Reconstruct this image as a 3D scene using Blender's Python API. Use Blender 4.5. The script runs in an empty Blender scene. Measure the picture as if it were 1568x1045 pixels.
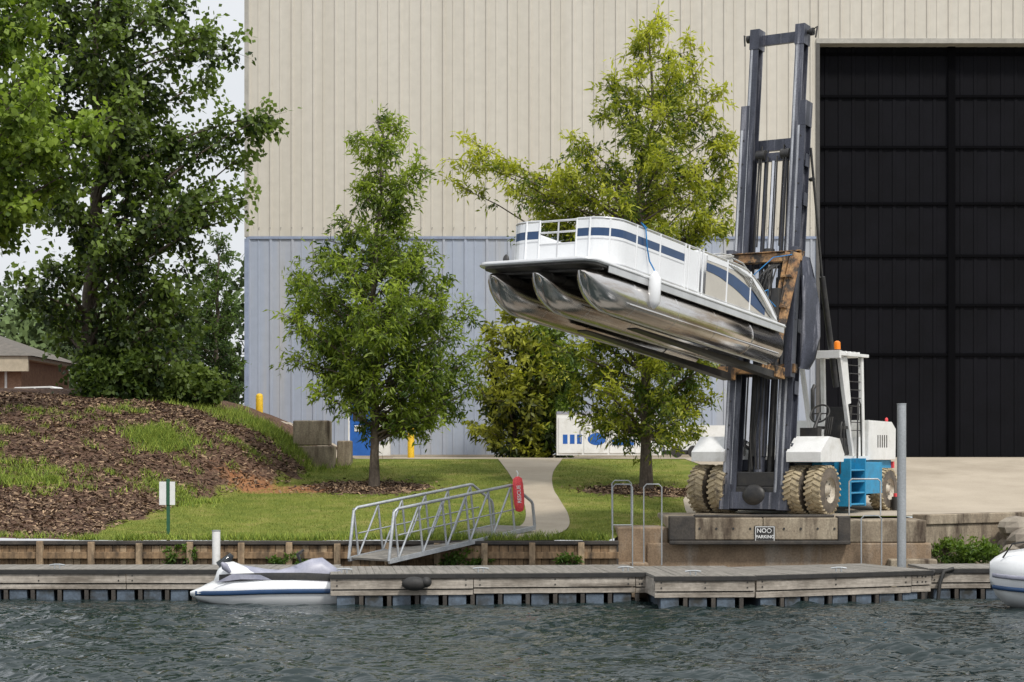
import bpy, math, random
import numpy as np
from mathutils import Vector, Matrix, Euler
random.seed(7); RNG=np.random.default_rng(11)
scene=bpy.context.scene
COL=scene.collection
R=math.radians

# ------------------------------------------------------------------ materials
def pm(name,c1,c2=None,scale=4,rough=.7,metal=0.0,bump=0.0,bscale=30,stretch=(1,1,1),lo=.35,hi=.65,fine=.25,c3=None,s3=.7,l3=.55,h3=.75,st3=(1,1,1),coat=0,spec=.5,rvar=0):
    m=bpy.data.materials.new(name); m.use_nodes=True; N=m.node_tree.nodes; L=m.node_tree.links
    b=N['Principled BSDF']; b.inputs['Roughness'].default_value=rough; b.inputs['Metallic'].default_value=metal
    b.inputs['Specular IOR Level'].default_value=spec
    if coat: b.inputs['Coat Weight'].default_value=coat; b.inputs['Coat Roughness'].default_value=.1
    tc=N.new('ShaderNodeTexCoord')
    def noise(sc,st,det=4,r=.6):
        mp=N.new('ShaderNodeMapping'); mp.inputs['Scale'].default_value=st; L.new(tc.outputs['Object'],mp.inputs['Vector'])
        n=N.new('ShaderNodeTexNoise'); n.inputs['Scale'].default_value=sc; n.inputs['Detail'].default_value=det; n.inputs['Roughness'].default_value=r
        L.new(mp.outputs[0],n.inputs['Vector']); return n
    def rng(n,a,bb,x=0,y=1):
        r=N.new('ShaderNodeMapRange'); r.inputs[1].default_value=a; r.inputs[2].default_value=bb; r.inputs[3].default_value=x; r.inputs[4].default_value=y
        L.new(n.outputs['Fac'],r.inputs[0]); return r
    def mix(f,a,bb,mode='MIX'):
        k=N.new('ShaderNodeMix'); k.data_type='RGBA'; k.blend_type=mode
        if isinstance(f,(int,float)): k.inputs[0].default_value=f
        else: L.new(f,k.inputs[0])
        for i,v in ((6,a),(7,bb)):
            if isinstance(v,tuple): k.inputs[i].default_value=(*v,1)
            else: L.new(v,k.inputs[i])
        return k.outputs[2]
    if c2 is None: c2=tuple(x*.8 for x in c1)
    n1=noise(scale,stretch); col=mix(rng(n1,lo,hi).outputs[0],c1,c2)
    if c3 is not None:
        n3=noise(s3,st3,5,.65); col=mix(rng(n3,l3,h3).outputs[0],col,c3)
    if fine:
        n2=noise(bscale,(1,1,1),2); r2=rng(n2,.25,.75,1-fine,1+fine)
        vm=N.new('ShaderNodeVectorMath'); vm.operation='SCALE'; L.new(col,vm.inputs[0]); L.new(r2.outputs[0],vm.inputs['Scale']); col=vm.outputs[0]
    L.new(col,b.inputs['Base Color'])
    if rvar: L.new(rng(n1,.3,.7,rough-rvar,rough+rvar).outputs[0],b.inputs['Roughness'])
    if bump:
        n4=noise(bscale,stretch,3); bp=N.new('ShaderNodeBump'); bp.inputs['Strength'].default_value=bump; bp.inputs['Distance'].default_value=.02
        L.new(n4.outputs['Fac'],bp.inputs['Height']); L.new(bp.outputs[0],b.inputs['Normal'])
    return m

M={}
M['cream']=pm('cream_steel_siding',(.585,.55,.485),(.55,.515,.45),.5,.55,stretch=(1,1,.12),c3=(.49,.45,.38),s3=.8,st3=(1.5,1,.05),l3=.46,h3=.88,fine=.05,bscale=3)
M['bluewall']=pm('blue_steel_siding',(.36,.40,.485),(.32,.36,.44),.6,.5,stretch=(1,1,.1),c3=(.42,.41,.40),s3=.9,st3=(1.5,1,.06),l3=.48,h3=.8,fine=.05,bscale=3)
M['trim']=pm('wall_trim',(.42,.40,.36),fine=.1)
M['darktrim']=pm('door_frame_trim',(.10,.095,.09),fine=.1)
M['bluetrim']=pm('blue_trim',(.28,.33,.45),fine=.1)
M['black_door']=pm('black_door_steel',(.0065,.0065,.009),(.0045,.0045,.006),.6,.75,fine=.2,spec=.1)
M['door_girt']=pm('door_girt',(.002,.002,.003),rough=.9,spec=.08,fine=0)
M['concrete']=pm('concrete',(.40,.35,.28),(.33,.28,.22),1.2,.85,bump=.15,bscale=40,c3=(.24,.20,.155),s3=.5,l3=.5,h3=.8,fine=.15)
M['apron']=pm('apron_concrete',(.43,.37,.29),(.37,.315,.245),.5,.85,bump=.1,bscale=30,c3=(.28,.235,.175),s3=.35,l3=.46,h3=.76,fine=.1)
M['oldcon']=pm('stained_concrete',(.36,.305,.225),(.24,.19,.135),2.0,.9,bump=.4,bscale=25,stretch=(1,1,.5),c3=(.07,.05,.035),s3=1.6,st3=(1.6,1,.3),l3=.46,h3=.66,fine=.25)
M['rustcon']=pm('rust_concrete',(.30,.215,.14),(.20,.14,.09),2.0,.9,bump=.4,bscale=25,c3=(.34,.30,.25),s3=1.2,st3=(1,1,.3),l3=.5,h3=.7,fine=.25)
M['darkpaint']=pm('dark_timber',(.035,.032,.03),(.07,.06,.05),3,.8,fine=.3,bump=.2)
M['deckwood']=pm('weathered_board',(.45,.405,.35),(.28,.245,.205),2.4,.85,stretch=(.3,1,4),bump=.35,bscale=12,c3=(.11,.09,.07),s3=1.7,st3=(.35,1,3),l3=.47,h3=.68,fine=.22)
M['decktop']=pm('deck_planks',(.25,.23,.205),(.16,.15,.13),3,.85,stretch=(4,.3,1),bump=.3,bscale=14,fine=.2)
M['seawood']=pm('seawall_board',(.31,.205,.115),(.17,.11,.06),2.5,.85,stretch=(4,1,.4),bump=.4,bscale=14,c3=(.045,.034,.024),s3=2.2,st3=(2,1,.6),l3=.46,h3=.68,fine=.25)
M['seawood2']=pm('seawall_board_light',(.40,.30,.19),(.26,.18,.11),2.5,.85,stretch=(4,1,.4),bump=.4,bscale=14,c3=(.08,.06,.04),s3=2.2,st3=(2,1,.6),l3=.48,h3=.68,fine=.25)
M['float']=pm('dock_float',(.11,.145,.19),(.06,.08,.105),3,.6,c3=(.03,.03,.026),s3=2,l3=.46,h3=.66)
M['rubber']=pm('black_rubber',(.018,.018,.018),(.03,.028,.026),6,.65,fine=.2)
M['alu']=pm('galvanised_aluminium',(.46,.48,.50),(.34,.36,.38),6,.45,metal=.5,fine=.15)
M['galv']=pm('galvanised_pipe',(.42,.44,.46),(.32,.34,.35),3,.5,metal=.4,stretch=(1,1,.3),fine=.15)
M['white']=pm('white_paint',(.76,.76,.75),(.68,.68,.66),3,.4,c3=(.46,.44,.39),s3=2.2,l3=.56,h3=.85,fine=.05)
M['gelcoat']=pm('white_gelcoat',(.76,.77,.78),(.72,.73,.74),2,.2,fine=.03,coat=.4)
M['lilac']=pm('grey_lilac_plastic',(.36,.36,.43),(.24,.25,.32),3,.4,fine=.1)
M['navy']=pm('navy_stripe',(.022,.06,.15),(.018,.05,.12),3,.3,fine=.05)
M['bluepaint']=pm('blue_machine_paint',(.02,.27,.50),(.025,.21,.38),4,.45,c3=(.10,.10,.10),s3=3,l3=.60,h3=.78,fine=.12)
M['mast']=pm('mast_steel',(.075,.080,.105),(.038,.042,.056),3,.36,metal=.3,stretch=(1,1,.25),c3=(.24,.24,.27),s3=3,st3=(2,2,.12),l3=.54,h3=.68,fine=.25,rvar=.12)
M['worn_highlight']=pm('worn_steel_highlight',(.55,.56,.58),(.20,.20,.22),4,.32,metal=.6,stretch=(1,1,.15),fine=.2)  # worn rail edges, with a bright highlight put into the colour
M['chrome']=pm('chrome_rod',(.75,.75,.77),(.6,.6,.62),3,.14,metal=1,fine=.03)
M['black']=pm('black_steel',(.02,.02,.022),(.04,.037,.033),5,.5,fine=.3)
M['rust']=pm('rusty_orange_paint',(.44,.26,.115),(.25,.13,.06),5,.55,metal=.15,c3=(.05,.04,.033),s3=4,l3=.44,h3=.56,fine=.3,bump=.2)
M['tan']=pm('dusty_tyre',(.46,.38,.25),(.33,.27,.17),6,.9,c3=(.12,.10,.08),s3=5,l3=.5,h3=.7,fine=.2)
M['tyre']=pm('tyre_side',(.07,.06,.05),(.16,.13,.10),4,.8,fine=.2)
M['rim']=pm('wheel_rim',(.55,.50,.42),(.35,.30,.23),5,.6)
M['toon']=pm('pontoon_aluminium',(.78,.76,.74),(.58,.55,.52),1.2,.2,metal=1.0,stretch=(1,.3,1),c3=(.36,.26,.17),s3=1.0,st3=(2,.35,2.5),l3=.48,h3=.70,fine=.06,rvar=.06)
M['alutrim']=pm('aluminium_trim',(.72,.72,.72),(.6,.6,.6),2,.3,metal=.8,fine=.05)
M['beige']=pm('beige_panel',(.50,.47,.41),(.45,.42,.37),2,.35,fine=.04)
M['under']=pm('deck_underside',(.16,.15,.14),(.09,.085,.08),3,.6,metal=.3)
M['canvas']=pm('folded_canvas',(.48,.47,.44),(.34,.33,.31),8,.85,bump=.4,bscale=15)
M['ropeblue']=pm('blue_rope',(.02,.20,.48),fine=.2)
M['yellow']=pm('yellow_bollard',(.75,.48,.02),(.65,.40,.02),3,.5)
M['orange']=pm('orange_lens',(.85,.22,.01),fine=0,rough=.3)
M['red']=pm('red_fabric',(.80,.08,.09),(.68,.06,.07),5,.6,bump=.3)
M['green']=pm('green_post',(.02,.10,.05),fine=.1)
M['brick']=pm('brick_wall',(.33,.20,.13),(.24,.14,.09),6,.9,fine=.3)
M['roof']=pm('shingle_roof',(.16,.14,.12),(.11,.10,.085),4,.9,fine=.3)
M['cornice']=pm('cornice_board',(.50,.43,.32),fine=.1)
M['glass']=pm('dark_glass',(.02,.025,.03),rough=.08,fine=0)
M['bark']=pm('bark',(.13,.105,.08),(.07,.055,.043),6,.95,stretch=(3,3,.6),bump=.8,bscale=16,fine=.3)
M['rock']=pm('rock',(.34,.30,.24),(.20,.17,.14),2,.9,bump=.6,bscale=8,fine=.3)
M['freezerblue']=pm('blue_decal',(.02,.12,.45),rough=.4,fine=.05)

# ------------------------------------------------------------------ mesh builder
class MB:
    def __init__(s): s.v=[];s.f=[];s.m=[];s.s=[];s.mats=[]
    def mi(s,m):
        m=M[m] if isinstance(m,str) else m
        if m not in s.mats: s.mats.append(m)
        return s.mats.index(m)
    def add(s,vs,fs,mat,smooth=False):
        o=len(s.v); s.v+= [tuple(v) for v in vs]; k=s.mi(mat)
        for f in fs: s.f.append([i+o for i in f]); s.m.append(k); s.s.append(smooth)
    def bx(s,x0,x1,y0,y1,z0,z1,mat):
        v=[(x,y,z) for z in (z0,z1) for y in (y0,y1) for x in (x0,x1)]
        s.add(v,[(0,2,3,1),(4,5,7,6),(0,1,5,4),(2,6,7,3),(0,4,6,2),(1,3,7,5)],mat)
    def beam(s,p0,p1,w,h,mat,up=(0,0,1)):
        p0=Vector(p0);p1=Vector(p1);d=(p1-p0).normalized();u=Vector(up)
        if abs(d.dot(u))>.99:u=Vector((0,1,0))
        a=d.cross(u).normalized(); b=a.cross(d).normalized()
        vs=[p+a*(i*w/2)+b*(j*h/2) for p in (p0,p1) for i,j in ((-1,-1),(1,-1),(1,1),(-1,1))]
        s.add(vs,[(0,1,2,3),(7,6,5,4),(0,4,5,1),(1,5,6,2),(2,6,7,3),(3,7,4,0)],mat)
    def loft(s,rings,mat,caps=True,closed=True,smooth=True):
        n=len(rings[0]); vs=[p for r in rings for p in r]; fs=[]
        for i in range(len(rings)-1):
            for j in range(n if closed else n-1):
                a=i*n+j;b=i*n+(j+1)%n; fs.append((a,b,b+n,a+n))
        s.add(vs,fs,mat,smooth)
        if caps and closed:
            s.add(rings[0],[tuple(range(n))[::-1]],mat); s.add(rings[-1],[tuple(range(n))],mat)
    def tube(s,pts,r,n,mat,caps=True):
        pts=[Vector(p) for p in pts]; rs=r if isinstance(r,(list,tuple)) else [r]*len(pts); rings=[]
        prev=None
        for i,p in enumerate(pts):
            d=(pts[min(i+1,len(pts)-1)]-pts[max(i-1,0)]).normalized()
            if prev is None:
                u=Vector((0,0,1)) if abs(d.z)<.9 else Vector((1,0,0)); a=d.cross(u).normalized()
            else: a=(prev-d*prev.dot(d)).normalized()
            prev=a; b=d.cross(a)
            rings.append([p+(a*math.cos(2*math.pi*k/n)+b*math.sin(2*math.pi*k/n))*rs[i] for k in range(n)])
        s.loft(rings,mat,caps)
    def cyl(s,p0,p1,r,mat,n=16,r1=None): s.tube([p0,p1],[r,r if r1 is None else r1],n,mat)
    def lathe_x(s,prof,cx,cy,cz,mat,n=32):
        rings=[[(cx+x,cy+r*math.cos(2*math.pi*k/n),cz+r*math.sin(2*math.pi*k/n)) for k in range(n)] for r,x in prof]
        s.loft(rings,mat,caps=False)
    def prism(s,poly,y0,y1,mat):
        n=len(poly); vs=[(x,y0,z) for x,z in poly]+[(x,y1,z) for x,z in poly]
        s.add(vs,[tuple(range(n)),tuple(range(2*n-1,n-1,-1))]+[(i,i+n,(i+1)%n+n,(i+1)%n) for i in range(n)],mat)
    def prismx(s,poly,x0,x1,mat):
        n=len(poly); vs=[(x0,y,z) for y,z in poly]+[(x1,y,z) for y,z in poly]
        s.add(vs,[tuple(range(n))[::-1],tuple(range(n,2*n))]+[((i+1)%n,(i+1)%n+n,i+n,i) for i in range(n)],mat)
    def ell(s,c,r,mat,nu=16,nv=10,jit=0):
        rings=[]
        for i in range(nv+1):
            t=math.pi*i/nv; rr=max(math.sin(t),.01)
            rings.append([(c[0]+r[0]*rr*math.cos(2*math.pi*k/nu)*(1+random.uniform(-jit,jit)),c[1]+r[1]*rr*math.sin(2*math.pi*k/nu)*(1+random.uniform(-jit,jit)),c[2]-r[2]*math.cos(t)) for k in range(nu)])
        s.loft(rings,mat,caps=True,smooth=jit==0)
    def obj(s,name,parent=None,loc=(0,0,0),rot=(0,0,0),bevel=0):
        me=bpy.data.meshes.new(name); me.from_pydata(s.v,[],s.f)
        for m in s.mats: me.materials.append(m)
        me.polygons.foreach_set('material_index',s.m); me.polygons.foreach_set('use_smooth',s.s); me.update()
        o=bpy.data.objects.new(name,me); COL.objects.link(o); o.location=loc; o.rotation_euler=rot
        if parent: o.parent=parent
        if bevel:
            b=o.modifiers.new('bevel','BEVEL'); b.width=bevel; b.segments=2; b.limit_method='ANGLE'; b.angle_limit=R(50)
        return o
def empty(name,loc=(0,0,0),rot=(0,0,0),parent=None):
    e=bpy.data.objects.new(name,None); COL.objects.link(e); e.location=loc; e.rotation_euler=rot; e.parent=parent; e.empty_display_size=.3; return e
def npmesh(name,V,F,mat,cols=None,parent=None,smooth=False):
    V=np.asarray(V,dtype=np.float32);F=np.asarray(F,dtype=np.int32)
    me=bpy.data.meshes.new(name); me.vertices.add(len(V)); me.vertices.foreach_set('co',V.ravel())
    me.loops.add(F.size); me.loops.foreach_set('vertex_index',F.ravel())
    me.polygons.add(len(F)); me.polygons.foreach_set('loop_start',np.arange(0,F.size,F.shape[1],dtype=np.int32))
    me.update(calc_edges=True); me.validate()
    me.polygons.foreach_set('use_smooth',np.full(len(F),smooth))
    if cols is not None:
        a=me.color_attributes.new('Col','FLOAT_COLOR','POINT'); c=np.ones((len(V),4),dtype=np.float32); c[:,:3]=cols; a.data.foreach_set('color',c.ravel())
    me.materials.append(mat); o=bpy.data.objects.new(name,me); COL.objects.link(o)
    if parent: o.parent=parent
    return o

def leafmat(name,trans=.35,rough=.5):
    m=bpy.data.materials.new(name); m.use_nodes=True; N=m.node_tree.nodes; L=m.node_tree.links
    b=N['Principled BSDF']; b.inputs['Roughness'].default_value=rough; b.inputs['Specular IOR Level'].default_value=.35
    a=N.new('ShaderNodeAttribute'); a.attribute_name='Col'; L.new(a.outputs['Color'],b.inputs['Base Color'])
    if trans>0:
        t=N.new('ShaderNodeBsdfTranslucent'); vm=N.new('ShaderNodeVectorMath'); vm.operation='MULTIPLY'; vm.inputs[1].default_value=(1.5,1.6,.7)
        L.new(a.outputs['Color'],vm.inputs[0]); L.new(vm.outputs[0],t.inputs['Color'])
        x=N.new('ShaderNodeMixShader'); x.inputs[0].default_value=trans; L.new(b.outputs[0],x.inputs[1]); L.new(t.outputs[0],x.inputs[2])
        L.new(x.outputs[0],N['Material Output'].inputs['Surface'])
    return m
LEAF=leafmat('leaf'); GRASSM=leafmat('grass_blade',0,.7); FAR=leafmat('far_leaf',0,.8); CHIP=leafmat('mulch_chip',0,.9)

# ------------------------------------------------------------------ terrain
def sst(a,b,x):
    t=np.clip((x-a)/(b-a),0,1); return t*t*(3-2*t)
def toe(y): return np.interp(y,[42,46,49.5,53,59,70],[-9.3,-8.5,-7.7,-6.0,-5.5,-5.5])
def wob(x,y): return (np.sin(x*1.7+y*.9)+np.sin(x*.8-y*1.9+1)+np.sin(x*3.1+y*2.3+2)*.5+np.sin(x*5.3-y*4.1)*.3)/2.8
def H(x,y):
    x=np.asarray(x,dtype=float);y=np.asarray(y,dtype=float)
    lawn=1.03+np.clip(y-42,0,18)*.09
    plat=1.48+np.clip(y-48,0,12)*.0975
    r=sst(2.6,4.6,x); z=lawn*(1-r)+plat*r
    d=np.clip(toe(y)-x,0,None); A=2.15*sst(41,56.5,y)-.85*sst(60,72,y)
    m=A*(1-np.exp(-d/1.9)); z=z+m
    z=z+wob(x,y)*(.05*np.clip(d,0,1)+.012*(1-r))
    return z
def h(x,y): return float(H(x,y))
def yshore(x): return np.interp(x,[-100,2.15,2.3,8.9,12.4,16,70],[42.1,42.1,43.3,43.9,46.1,47,49])

xs=np.concatenate([np.linspace(-1500,-60,8)[:-1],np.linspace(-60,-18,43)[:-1],np.linspace(-18,14,161)[:-1],np.linspace(14,60,47)[:-1],np.linspace(60,1500,8)])
vv=np.concatenate([np.linspace(0,20,121)[:-1],np.linspace(20,60,41)[:-1],np.linspace(60,2500,10)])
X,T=np.meshgrid(xs,vv); Y=yshore(X)+T; Z=H(X,Y)
n1,n2=X.shape; V=np.stack([X,Y,Z],-1).reshape(-1,3)
i=np.arange((n1-1)*(n2-1)); a=(i//(n2-1))*n2+i%(n2-1); F=np.stack([a,a+1,a+n2+1,a+n2],-1)
d=(toe(Y)-X)+wob(X*1.3,Y*1.7)*.35
mul=sst(-.15,.35,d)
T1=(-3.62,52.4); T2=(3.51,52.0)
for (tx,ty,rx,ry) in ((T1[0]-.2,T1[1]-.2,1.7,1.6),(T2[0]-.1,T2[1]-.3,1.6,1.3)):
    q=np.sqrt(((X-tx)/rx)**2+((Y-ty)/ry)**2)+wob(X*2,Y*2)*.12; mul=np.maximum(mul,1-sst(.85,1.1,q))
clay=np.exp(-(((X+5.0)/1.3)**2+((Y-52.0)/1.0)**2))*1.1+np.exp(-(((X+6.6)/1.2)**2+((Y-51.5)/.8)**2))*.8
PATCH=((-11.8,47.6,1.2,.7,3000,.20),(-13.2,48.8,.8,.6,1500,.20),(-9.2,52.0,.6,.6,4500,.24),(-6.9,57.0,1.1,.9,7000,.26),(-9.3,57.3,1.0,.6,1200,.16),(-8.3,48.8,.8,.5,2500,.17),(-12.5,53.5,.8,.4,500,.15),(-13.5,51.5,.5,.3,400,.22),(-10.6,54.2,.5,.3,400,.2),(-7.3,53.5,.5,.4,600,.16))
weed=0
for p in PATCH: weed=weed+np.exp(-(((X-p[0])/(p[2]*.85))**2+((Y-p[1])/(p[3]*.85))**2))*min(.9,p[4]/3500)
weed=np.clip(weed,0,1)
C=np.stack([mul,np.clip(clay,0,1),weed],-1).reshape(-1,3)
g=bpy.data.materials.new('ground_mat'); g.use_nodes=True; N=g.node_tree.nodes; L=g.node_tree.links; b=N['Principled BSDF']; b.inputs['Roughness'].default_value=.95; b.inputs['Specular IOR Level'].default_value=.15
tc=N.new('ShaderNodeTexCoord'); at=N.new('ShaderNodeAttribute'); at.attribute_name='Col'; sp=N.new('ShaderNodeSeparateColor'); L.new(at.outputs['Color'],sp.inputs[0])
def nz(sc,det=5,r=.65):
    n=N.new('ShaderNodeTexNoise'); n.inputs['Scale'].default_value=sc; n.inputs['Detail'].default_value=det; n.inputs['Roughness'].default_value=r; L.new(tc.outputs['Object'],n.inputs['Vector']); return n.outputs['Fac']
def ramp(f,*st):
    r=N.new('ShaderNodeValToRGB'); L.new(f,r.inputs[0]); e=r.color_ramp.elements
    while len(e)<len(st): e.new(.5)
    for k,(p,c) in enumerate(st): e[k].position=p; e[k].color=(*c,1)
    return r.outputs[0]
def mx(f,a,bb):
    k=N.new('ShaderNodeMix'); k.data_type='RGBA'; L.new(f,k.inputs[0]); L.new(a,k.inputs[6]); L.new(bb,k.inputs[7]); return k.outputs[2]
def madd(f,n,amt,lo,hi):
    q=N.new('ShaderNodeMath'); q.operation='MULTIPLY_ADD'; L.new(n,q.inputs[0]); q.inputs[1].default_value=amt; L.new(f,q.inputs[2])
    r=N.new('ShaderNodeMapRange'); L.new(q.outputs[0],r.inputs[0]); r.inputs[1].default_value=lo+amt*.5; r.inputs[2].default_value=hi+amt*.5; return r.outputs[0]
gr=ramp(nz(1.1),(.3,(.10,.14,.022)),(.5,(.165,.195,.035)),(.68,(.27,.25,.075)))
mulc=ramp(nz(9,8,.75),(.3,(.035,.022,.017)),(.47,(.11,.066,.047)),(.6,(.19,.12,.083)),(.75,(.34,.24,.17)))
cl=ramp(nz(3),(.3,(.30,.13,.06)),(.7,(.42,.22,.11)))
n5=nz(5)
c=mx(madd(sp.outputs[0],n5,.6,.35,.65),gr,mulc); c=mx(madd(sp.outputs[1],n5,1.2,.35,.75),c,cl); c=mx(madd(sp.outputs[2],nz(3),1.6,.45,.8),c,gr)
L.new(c,b.inputs['Base Color'])
bp=N.new('ShaderNodeBump'); bp.inputs['Strength'].default_value=.9; bp.inputs['Distance'].default_value=.06; L.new(nz(14,5,.75),bp.inputs['Height']); L.new(bp.outputs[0],b.inputs['Normal'])
npmesh('ground',V,F,g,C,smooth=True)

def drape(name,L_,R_,mat,off,n=6,sub=12):
    def dens(P):
        P=np.array(P); t=np.linspace(0,len(P)-1,(len(P)-1)*sub+1); k=np.arange(len(P)); return np.stack([np.interp(t,k,P[:,0]),np.interp(t,k,P[:,1])],-1)
    A=dens(L_);B=dens(R_); s=np.linspace(0,1,n); P=A[:,None]*(1-s)[None,:,None]+B[:,None]*s[None,:,None]
    z=H(P[...,0],P[...,1])+off; V=np.concatenate([P,z[...,None]],-1); a1,a2=z.shape; V=V.reshape(-1,3)
    i=np.arange((a1-1)*(a2-1)); a=(i//(a2-1))*a2+i%(a2-1); F=np.stack([a,a+1,a+a2+1,a+a2],-1)
    return npmesh(name,V,F,mat,smooth=True)
def smooth_pl(P,k=3):
    P=[tuple(p) for p in P]
    for _ in range(k):
        Q=[P[0]]
        for a,b_ in zip(P[:-1],P[1:]): Q+= [tuple(.75*np.array(a)+.25*np.array(b_)),tuple(.25*np.array(a)+.75*np.array(b_))]
        Q.append(P[-1]); P=Q
    return P
PL=smooth_pl([(-.7,43.1),(-.15,43.4),(.22,44.3),(.34,46),(.30,49),(.15,52),(-.10,56),(-.45,60.2)]); PR=smooth_pl([(.45,42.5),(.95,42.8),(1.26,43.9),(1.34,46),(1.20,49),(1.05,52),(1.12,56),(1.55,60.2)])
drape('footpath',PL,PR,M['apron'],.02,sub=2)
drape('apron_pavement',[(4.05,43.5),(4.05,46),(4.3,50),(5.6,58),(5.2,60),(-7,60.2),(-7,62),(-7,69.9)],[(8.9,44.1),(11.6,46.0),(16,50),(60,58),(60,60),(60,60.4),(60,62),(60,69.9)],M['apron'],.012,n=90,sub=8)

# ------------------------------------------------------------------ grass blades
def blades(P,hgt,wid,cols,lean=.5):
    n=len(P); az=RNG.uniform(0,2*np.pi,n); w=np.stack([np.cos(az),np.sin(az),np.zeros(n)],-1)*wid[:,None]/2
    az2=RNG.uniform(0,2*np.pi,n); tip=P+np.stack([np.cos(az2)*lean*hgt,np.sin(az2)*lean*hgt,hgt],-1)
    V=np.stack([P-w,P+w,tip],1).reshape(-1,3); return V,np.arange(3*n).reshape(-1,3),np.repeat(cols,3,0)
n=80000
x=RNG.uniform(-11,4.8,n);y=42.15+17.5*RNG.uniform(0,1,n)**1.3
dd=toe(y)-x+wob(x*1.3,y*1.7)*.35
q1=np.sqrt(((x-T1[0]+.2)/1.7)**2+((y-T1[1]+.2)/1.6)**2);q2=np.sqrt(((x-T2[0]+.1)/1.6)**2+((y-T2[1]+.3)/1.3)**2)
pl=np.array(PL);pr=np.array(PR); xl=np.interp(y,pl[:,1],pl[:,0]);xr=np.interp(y,pr[:,1],pr[:,0])
ap=np.interp(y,[43.5,46,50,58,60],[4.05,4.05,4.3,5.6,5.4])
ok=(dd<.05)&(q1>1)&(q2>1)&~((x>xl-.05)&(x<xr+.05)&(y>42.5))&(x<ap-.05)&((y>yshore(x)))&~((x>2.1)&(y<43.4))&~((x>3.3)&(y<46.1))
cly=np.exp(-(((x+5.0)/1.0)**2+((y-52.0)/.8)**2)); ok&=cly<.5
x=x[ok];y=y[ok];P=np.stack([x,y,H(x,y)],-1);k=len(x)
f=np.clip(.5+.35*wob(x*.9,y*.9)+RNG.normal(0,.22,k),0,1)[:,None]
G1=blades(P,RNG.uniform(.02,.05,k),RNG.uniform(.008,.02,k),np.array([.10,.145,.02])*(1-f)+np.array([.29,.31,.06])*f)
wx=[];wy=[];wh=[]
for (cx,cy,sx_,sy_,cnt,hh) in PATCH+((-1,42.25,2,.12,1300,.22),(-9,42.3,6,.12,2500,.18),(-5,42.2,4,.12,1500,.2),(1.5,42.3,.3,.12,400,.25),(-8,50,5,4,2400,.18)):
    tx=RNG.normal(cx,sx_*.75,max(3,cnt//25));ty=RNG.normal(cy,sy_*.75,max(3,cnt//25)); 
    if sx_==5: o_=toe(ty)-tx>.2; tx=np.where(o_,tx,-11.0);ty=np.where(o_,ty,47.6)
    i=RNG.integers(0,len(tx),cnt)
    wx.append(tx[i]+RNG.normal(0,.09,cnt));wy.append(np.maximum(ty[i]+RNG.normal(0,.09,cnt),42.13));wh.append(RNG.uniform(.4,1,cnt)*hh)
wx=np.concatenate(wx);wy=np.concatenate(wy);wh=np.concatenate(wh); ok=wx<2.1; wx=wx[ok];wy=wy[ok];wh=wh[ok]; P=np.stack([wx,wy,H(wx,wy)-.01],-1);k=len(wx)
f=np.clip(RNG.normal(.5,.3,k),0,1)[:,None]
G2=blades(P,wh,RNG.uniform(.012,.03,k),np.array([.08,.15,.018])*(1-f)+np.array([.32,.38,.055])*f,.6)
V=np.concatenate([G1[0],G2[0]]);F=np.concatenate([G1[1],G2[1]+len(G1[0])]);npmesh('grass',V,F,GRASSM,np.concatenate([G1[2],G2[2]]))
k=30000; x=RNG.uniform(-16,-5,k);y=RNG.uniform(42.3,57.5,k); ok=(toe(y)-x>.0); x=x[ok];y=y[ok]
xa=np.concatenate([x,RNG.normal(T1[0]-.2,.75,2500),RNG.normal(T2[0]-.1,.7,2000)]);ya=np.concatenate([y,RNG.normal(T1[1]-.2,.7,2500),RNG.normal(T2[1]-.3,.55,2000)])
k=len(xa);P=np.stack([xa,ya,H(xa,ya)+.015],-1);az=RNG.uniform(0,6.28,k);l=RNG.uniform(.03,.09,k);dv=np.stack([np.cos(az),np.sin(az),RNG.normal(0,.3,k)],-1)*l[:,None];wv=np.stack([-np.sin(az),np.cos(az),RNG.normal(0,.6,k)],-1)*RNG.uniform(.008,.02,k)[:,None]
V=np.stack([P-dv-wv,P+dv-wv,P+dv+wv,P-dv+wv],1).reshape(-1,3);f=RNG.uniform(0,1,k)[:,None]**2
npmesh('mulch_chips',V,np.arange(4*k).reshape(-1,4),CHIP,np.repeat(np.array([.05,.03,.022])*(1-f)+np.array([.42,.29,.18])*f,4,0))

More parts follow.
